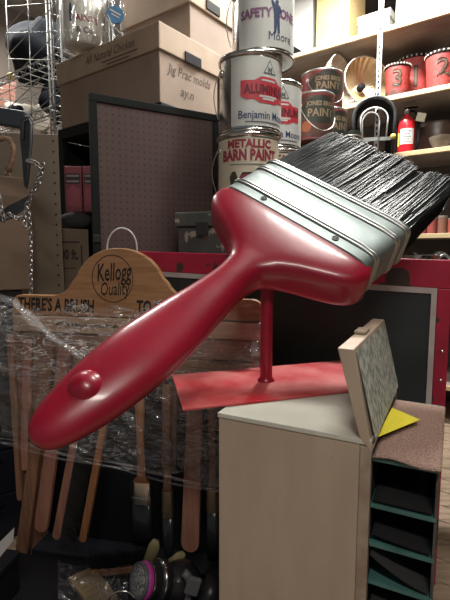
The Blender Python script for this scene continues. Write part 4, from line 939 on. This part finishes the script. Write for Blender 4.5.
# chains
def links(name, lab, pix, step=.0165, r=.0024):
    P_ = [Vector(pt(*p)) for p in pix]; seg = [0]
    for i in range(1, len(P_)): seg.append(seg[-1]+(P_[i]-P_[i-1]).length)
    def ev(s_):
        for i in range(1, len(P_)):
            if s_ <= seg[i] or i == len(P_)-1:
                f = (s_-seg[i-1])/(seg[i]-seg[i-1]); return P_[i-1].lerp(P_[i], f), (P_[i]-P_[i-1]).normalized()
    t = thing(name, lab, 'chain', tuple(P_[0])); inv = wm(t).inverted(); base = None; k = 0; s_ = 0
    while s_ < seg[-1]:
        p, d = ev(s_)
        if base is None:
            ring_ = []
            for a in np.linspace(0, 2*PI, 14, endpoint=False): ring_.append((.0068*math.cos(a), 0, .0115*math.sin(a)))
            base = MB().tube(ring_, r, 6, closed=True).build('chain_link', mat('chain_steel', (.30, .29, .28), .35, metal=.85), t, smooth=True); o = base
        else: o = base.copy(); COL.objects.link(o); o.parent = t
        qt = Vector((0, 0, 1)).rotation_difference(d)
        o.matrix_basis = Matrix.Translation(p-P_[0]) @ qt.to_matrix().to_4x4() @ RZ((PI/2 if k % 2 else 0)+.4)
        s_ += step; k += 1
links('chain', 'bright steel chain hanging from the pin down past the strap', [(37, 164, 1.59), (41, 168, 1.59), (38, 180, 1.59), (31, 196, 1.6), (28, 206, 1.61), (30, 225, 1.61), (31, 250, 1.61), (31, 292, 1.61)])
links('chain', 'short doubled chain loop gathered beside the strap', [(43, 166, 1.57), (40, 182, 1.57), (33, 194, 1.58), (27, 204, 1.58), (24, 222, 1.58), (26, 228, 1.58)])
links('chain', 'slack chain sagging from the left edge to the strap', [(-2, 190, 1.60), (1, 208, 1.60), (4, 221, 1.60), (9, 214, 1.60), (16, 218, 1.6), (24, 216, 1.6)])
tag(MB().tube([pt(x, y, 1.60) for x, y in ((-3, 141), (3, 138), (9, 139), (13, 146), (13.5, 156), (10, 166), (8, 171))], [.008, .009, .009, .009, .009, .009, .012], 10).tube([pt(x, y, 1.60) for x, y in ((8, 171), (10, 175), (5, 173))], .006, 6).build('rope_loop', mat('tan_rope', (.30, .19, .12), .8, col2=(.18, .10, .06), scale=60, bump=.6, bscale=90), None, smooth=True), 'short loop of tan rope in front of the brown carton', 'rope')
# ------------------------------------------------------------------ wire rack with odds and ends, upper left
wr0 = at(62, 60, 2.95)
wr = thing('wire_rack', 'chrome wire shelf rack at the upper left beside the boxes', 'wire rack', (wr0[0], wr0[1], 0), BA)
WM_ = wm(wr)
for x in (0, -.11, -.145, -1.2):
    for y in (0, .5): MB().tube([(x, y, 0), (x, y, 3.2)], .006, 8).build('post', RWIRE, wr, smooth=True)
for z in (1.92, 2.22, 2.53):
    MB().tube([(-1.2, 0, z), (0, 0, z), (0, .5, z), (-1.2, .5, z)], .006, 6, closed=True).build('shelf_rim', RWIRE, wr, smooth=True)
    MB().tube([(-1.2, 0, z-.05), (0, 0, z-.05), (0, .5, z-.05), (-1.2, .5, z-.05)], .005, 6, closed=True).build('lower_rim', RWIRE, wr, smooth=True)
    w0 = None
    for k in range(11):
        xx = -1.17+k*.108
        if w0 is None: w0 = MB().tube([(0, 0, 0), (0, .5, 0)], .003, 5).build('shelf_wire', RWIRE, wr, smooth=True); o = w0
        else: o = w0.copy(); COL.objects.link(o); o.parent = wr
        o.location = (xx, 0, z+.004)
    zig = [(-1.2+.05*k, 0, z-.05*(k % 2)) for k in range(25)]
    MB().tube(zig, .003, 5).build('truss_wire', RWIRE, wr, smooth=True)
for z in (2.05, 2.36, 2.66):
    for y in (.17, .34): MB().tube([(-1.2, y, z-.13+.002), (0, y, z-.13+.002)], .004, 5).build('cross_wire', RWIRE, wr, smooth=True)
for k in range(13):
    zz = 1.9+k*.1; MB().tube([(-.145, 0, zz), (-.145, .5, zz+.05)], .0028, 5).build('side_wire', RWIRE, wr, smooth=True)
for k in range(7):
    zz = 1.95+k*.17; MB().tube([(-.62, -.012, zz), (-.01, -.012, zz-.16)], .003, 5).build('brace_wire', RWIRE, wr, smooth=True)
    if k % 3 == 0: MB().tube([(-.05-.09*k, -.030, 1.9), (-.03-.09*k, -.030, 3.2)], .003, 5).build('upright_wire', RWIRE, wr, smooth=True)
    MB().tube([(-.62, -.020, zz-.16), (-.01, -.020, zz)], .003, 5).build('brace_wire', RWIRE, wr, smooth=True)
def wrw(px, py, off):
    inv = WM_.inverted(); o = inv @ Vector(CAM); d = inv.to_3x3() @ Vector(ray(px, py)); k = (off-o.y)/d.y; return o + d*k
def lump(name, lab, cat_, px, py, off, rx, ry, rz, m_, amp=.25, z=None):
    p = wrw(px, py, off); rs = np.random.default_rng(int(px*7+py)); ph = rs.uniform(0, 6, 6)
    def fn(a, b):
        th = 2*PI*a; la = PI*(b-.5); k_ = 1+amp*(.5*math.sin(3*th+ph[0]+2*la)+.3*math.sin(5*th+ph[1]-3*la)+.3*math.sin(4*la+ph[2]+th))*math.cos(la)
        return (rx*k_*math.cos(th)*math.cos(la), ry*k_*math.sin(th)*math.cos(la), rz*k_*math.sin(la))
    o = MB().grid(fn, 28, 16).build(name, m_, None, smooth=True); tag(o, lab, cat_)
    zz = p.z if z is None else z+rz*1.05
    o.location = tuple(WM_ @ Vector((p.x, p.y, zz))); o.rotation_euler = (0, 0, BA); return o
BAGK = mat('black_bag', (.010, .012, .016), .9, spec=.1, bump=.5, bscale=10)
lump('black_bag', 'black plastic bag on the upper wire shelf', 'bag', 36, 22, .25, .26, .18, .22, BAGK, .3, 2.535)
lump('black_bag', 'black bag squeezed beside the white sack on the wire rack', 'bag', 57, 44, .28, .12, .12, .15, BAGK, .35, 2.225)
lump('black_bag', 'small black bundle on the lower left of the wire rack', 'bag', 12, 46, .12, .06, .08, .075, BAGK, .5, 2.225)
PAPR = mat('crumpled_paper', (.66, .61, .52), .8, bump=.8, bscale=14)
lump('crumpled_paper', 'crumpled pale paper on the middle wire shelf', 'paper', 22, 66, .25, .15, .15, .10, PAPR, .5, 2.225)
lump('crumpled_paper', 'crumpled pale paper on the lowest wire shelf', 'paper', 44, 112, .20, .22, .15, .07, PAPR, .5, 1.925)
lump('crumpled_paper', 'crumpled pale paper at the left end of the lowest wire shelf', 'paper', 8, 108, .30, .16, .12, .06, PAPR, .5, 1.925)
lump('yellow_ball', 'small yellow ball on the wire rack', 'ball', 8, 22, .06, .028, .028, .028, mat('ball_yellow', (.65, .45, .08), .5), .02, 2.525)
lump('purple_pouch', 'small dark purple pouch on the lowest wire shelf', 'pouch', 14, 90, .05, .05, .05, .06, mat('purple_cloth', (.10, .05, .10), .7), .3, 1.925)
for i, (px, z, lab) in enumerate(((20, 1.93, 'tan cardboard sheet leaning in the lowest bay of the wire rack'), (34, 2.23, 'tan cardboard sheet leaning in the middle bay of the wire rack'), (2, 2.53, 'reddish cardboard sheet leaning in the top bay of the wire rack'))):
    p = wrw(px, 60, .42)
    tag(MB().box(-.20, .20, -.006, .006, 0, .24, WM_ @ T(p.x, .40, z) @ RX(-.12)).build('cardboard_sheet', CARDL if i < 2 else mat('reddish_card', (.30, .14, .10), .7), None, bevel=.002), lab, 'cardboard')
# ------------------------------------------------------------------ bottom left: tote, respirator, packs
tote = thing('black_tote', 'low black plastic tote in front of the brush display', 'tote', (-.36, 1.36, 0), DA)
MB().box(-.74, .36, -.22, .19, 0, .10).build('tote_body', BLACK, tote, bevel=.01); MB().box(-.75, .37, -.23, .20, .1005, .118).build('tote_lid', mat('black_lid', (.010, .010, .012), .6, spec=.2), tote, bevel=.006)
TZ = .119
resp = thing('respirator', 'black respirator mask with pink banded filter lying on the tote', 'respirator', (0, 0, 0))
def onz(px, py, z): return atz(px, py, z)
c = at(138, 581, 1.34); axis = np.array([-.78, -.52, .34]); axis /= np.linalg.norm(axis)
resp.location = (c[0], c[1], TZ)
sx = np.cross(axis, [0, 0, 1]); sx /= np.linalg.norm(sx); sy = np.cross(axis, sx); FM = frame(c, sx, sy, axis)
MESHG = mat('grey_filter_mesh', (.36, .36, .36), .6, col2=(.10, .10, .10), scale=160, detail=1, lo=.45, hi=.55, bump=.6, bscale=160)
fo = MB().lathe([(.001, .004), (.040, .004), (.046, .0)], 32, FM).build('filter_face', MESHG, resp, world=True, smooth=True)
BLKP = mat('black_plastic', (.018, .018, .02), .35)
MB().lathe([(.046, .001), (.053, .004), (.055, -.006), (.055, -.010)], 32, FM).build('filter_rim', mat('grey_plastic', (.10, .10, .11), .4), resp, world=True, smooth=True)
bd = MB().lathe([(.0552, -.0102), (.0565, -.012), (.0565, -.026), (.0552, -.0278)], 32, FM).build('pink_band', mat('magenta_band', (.52, .05, .34), .5), resp, world=True, auto=40)
MB().lathe([(.055, -.028), (.055, -.058), (.050, -.061)], 32, FM).build('filter_body', BLKP, resp, world=True, auto=40)
MB().lathe([(.0553, -.031), (.0562, -.033), (.0562, -.036), (.0553, -.037)], 32, FM).build('silver_ring', CHROME, resp, world=True, smooth=True)
MB().lathe([(.049, -.061), (.060, -.066), (.062, -.095), (.050, -.105), (.035, -.115), (.001, -.118)], 32, FM).build('filter_holder', BLKP, resp, world=True, smooth=True)
MB().lathe([(.0605, -.070), (.0625, -.073), (.0625, -.077), (.061, -.079)], 32, FM).build('silver_ring', CHROME, resp, world=True, smooth=True)
c2_ = at(180, 582, 1.42)
MB().lathe([(.001, .09), (.03, .085), (.06, .05), (.072, .0), (.065, -.03), (.05, -.045), (.001, -.05)], 28, frame(c2_, (1, 0, 0), (0, .6, .8), (0, -.8, .6))).build('face_piece', BLKP, resp, world=True, smooth=True)
GSTR = mat('grey_strap2', (.12, .125, .13), .5)
MB().tube([tuple(at(x, y, 1.33)) for x, y in ((184, 572), (188, 576), (190, 586), (188, 600), (184, 612))], [.013, .014, .012, .012, .012], 8).build('strap', GSTR, resp, world=True, smooth=True)
MB().box(-.022, .022, -.008, .008, -.03, .03, T(*at(193, 586, 1.30)) @ RY(.3)).build('buckle', GSTR, resp, world=True, bevel=.006)
c3 = at(212, 597, 1.40); MB().lathe([(.001, .01), (.04, .008), (.055, -.005), (.055, -.05), (.03, -.06)], 28, frame(c3, (.7, 0, .7), (0, 1, 0), (.7, -.3, -.6))).build('second_filter', BLKP, resp, world=True, smooth=True)
tag(MB().tube([tuple(at(122+13*math.cos(a), 601-10*math.sin(a), 1.30)) for a in np.linspace(.15, PI-.1, 14)], .003, 6).build('wire_loop', CHROME, None, smooth=True), 'curved chrome wire handle beside the pink banded filter', 'wire')
pk = [onz(x, y, TZ+.004) for x, y in ((68, 582), (93, 570), (118, 600), (92, 614))]
pko = MB().loft([[tuple(p) for p in pk], [tuple(p+np.array([0, 0, .018])) for p in pk]]).build('card_pack', mat('tan_pack', (.20, .145, .08), .6, col2=(.16, .115, .065), scale=8), None, bevel=.003)
tag(pko, 'small tan labelled pack lying on the black tote', 'pack')
for k in range(5):
    f = .15+.14*k; a = pk[0]*(1-f)+pk[3]*f; b = pk[1]*(1-f)+pk[2]*f; a2, b2 = a*.85+b*.15, a*.3+b*.7; dn = (pk[3]-pk[0])*.04; up_ = np.array([0, 0, .0188])
    MB().add([tuple(p+up_) for p in (a2, b2, b2+dn, a2+dn)], [(0,1,2,3)]).build('print_line', mat('pack_print', (.14, .10, .06), .7), pko)
tag(MB().grid(lambda a, b: tuple(onz(58+70*a, 560+52*b+6*math.sin(5*a), TZ+.03+.012*math.sin(9*a+3*b)+.010*math.sin(13*b-5*a))), 30, 24).build('clear_bag', film_mat('dim_bag', .10, .25, (1, 1, 1), scale=18), None, smooth=True), 'thin clear plastic over the small tan pack', 'bag')
PALE = mat('pale_bristle', (.36, .31, .15), .6, col2=(.24, .20, .10), scale=60, stretch=(1, 1, .1))
for i, (x0, y0, x1, y1, hw, lab) in enumerate(((156, 540, 148, 566, .022, 'pale bristled brush tip standing left of the pointed sash brush'), (184, 553, 166, 568, .020, 'pale bristled brush tip above the respirator'))):
    a = Vector(at(x0, y0, 1.46)); b = Vector(at(x1, y1, 1.46)); d = (b-a).normalized(); sxx = d.cross(Vector((0, 1, 0))).normalized()
    t = thing('pale_brush', lab, 'brush', tuple(b)); ln = (b-a).length
    FM2 = frame(a, sxx, d.cross(sxx), d)
    lp = lambda z, w_, th: [(w_*math.cos(2*PI*k/16), th*math.sin(2*PI*k/16), z) for k in range(16)]
    MB().loft([lp(0, hw*.5, .006), lp(ln*.2, hw*.9, .012), lp(ln, hw, .015)], M=FM2).build('bristles', PALE, t, world=True, smooth=True)
    MB().loft([lp(ln, hw*1.05, .016), lp(ln+.04, hw*1.05, .016)], M=FM2).build('ferrule', BRASS, t, world=True, auto=40)
    MB().loft([lp(ln+.04, hw*.8, .013), lp(ln+.13, hw*.5, .009)], M=FM2).build('handle', PINE2, t, world=True, smooth=True)
cb2 = thing('floor_brush', 'black bristled floor brush lying behind the tan pack', 'brush', tuple(onz(120, 575, TZ)))
bm_ = MB(); a = np.array(onz(92, 566, TZ+.035)); b = np.array(onz(152, 560, TZ+.035))
for i in range(900):
    f = random.random(); p = a*(1-f)+b*f+np.array([0, random.uniform(-.02, .03), 0]); qn = p+np.array([random.gauss(0, .012), -.03+random.gauss(0, .01), .045+random.gauss(0, .01)])
    bm_.tube([tuple(p), tuple(qn)], [.0016, .0005], 3, caps=False)
x = bm_.build('bristles', BRIST, cb2, world=True); x['kind'] = 'stuff'
MB().box(0, 1, -.024, .032, -.028, -.001, frame(a, b-a, (0, 1, 0), (0, 0, 1))).build('brush_back', PINE2, cb2, world=True, bevel=.004)
wpp = [at(x, y, 1.30) for x, y in ((-6, 548), (14, 528), (13, 541), (-4, 562))]
tag(MB().loft([[tuple(p) for p in wpp], [tuple(p+np.array([0, .003, 0])) for p in wpp]]).build('white_card', mat('dim_white_card', (.5, .5, .5), .6), None), 'white card corner poking in at the lower left edge', 'card')
bx0 = at(-12, 600, 1.32)
t = thing('black_box', 'black box at the lower left corner under the white card', 'box', (bx0[0]-.10, 1.36, .1185), DA); MB().box(-.16, .12, -.1, .12, 0, .12).build('box_body', BLACK, t, bevel=.008); MB().box(-.165, .125, -.105, .125, .1205, .145).build('lid', MATS['black_lid'], t, bevel=.006)
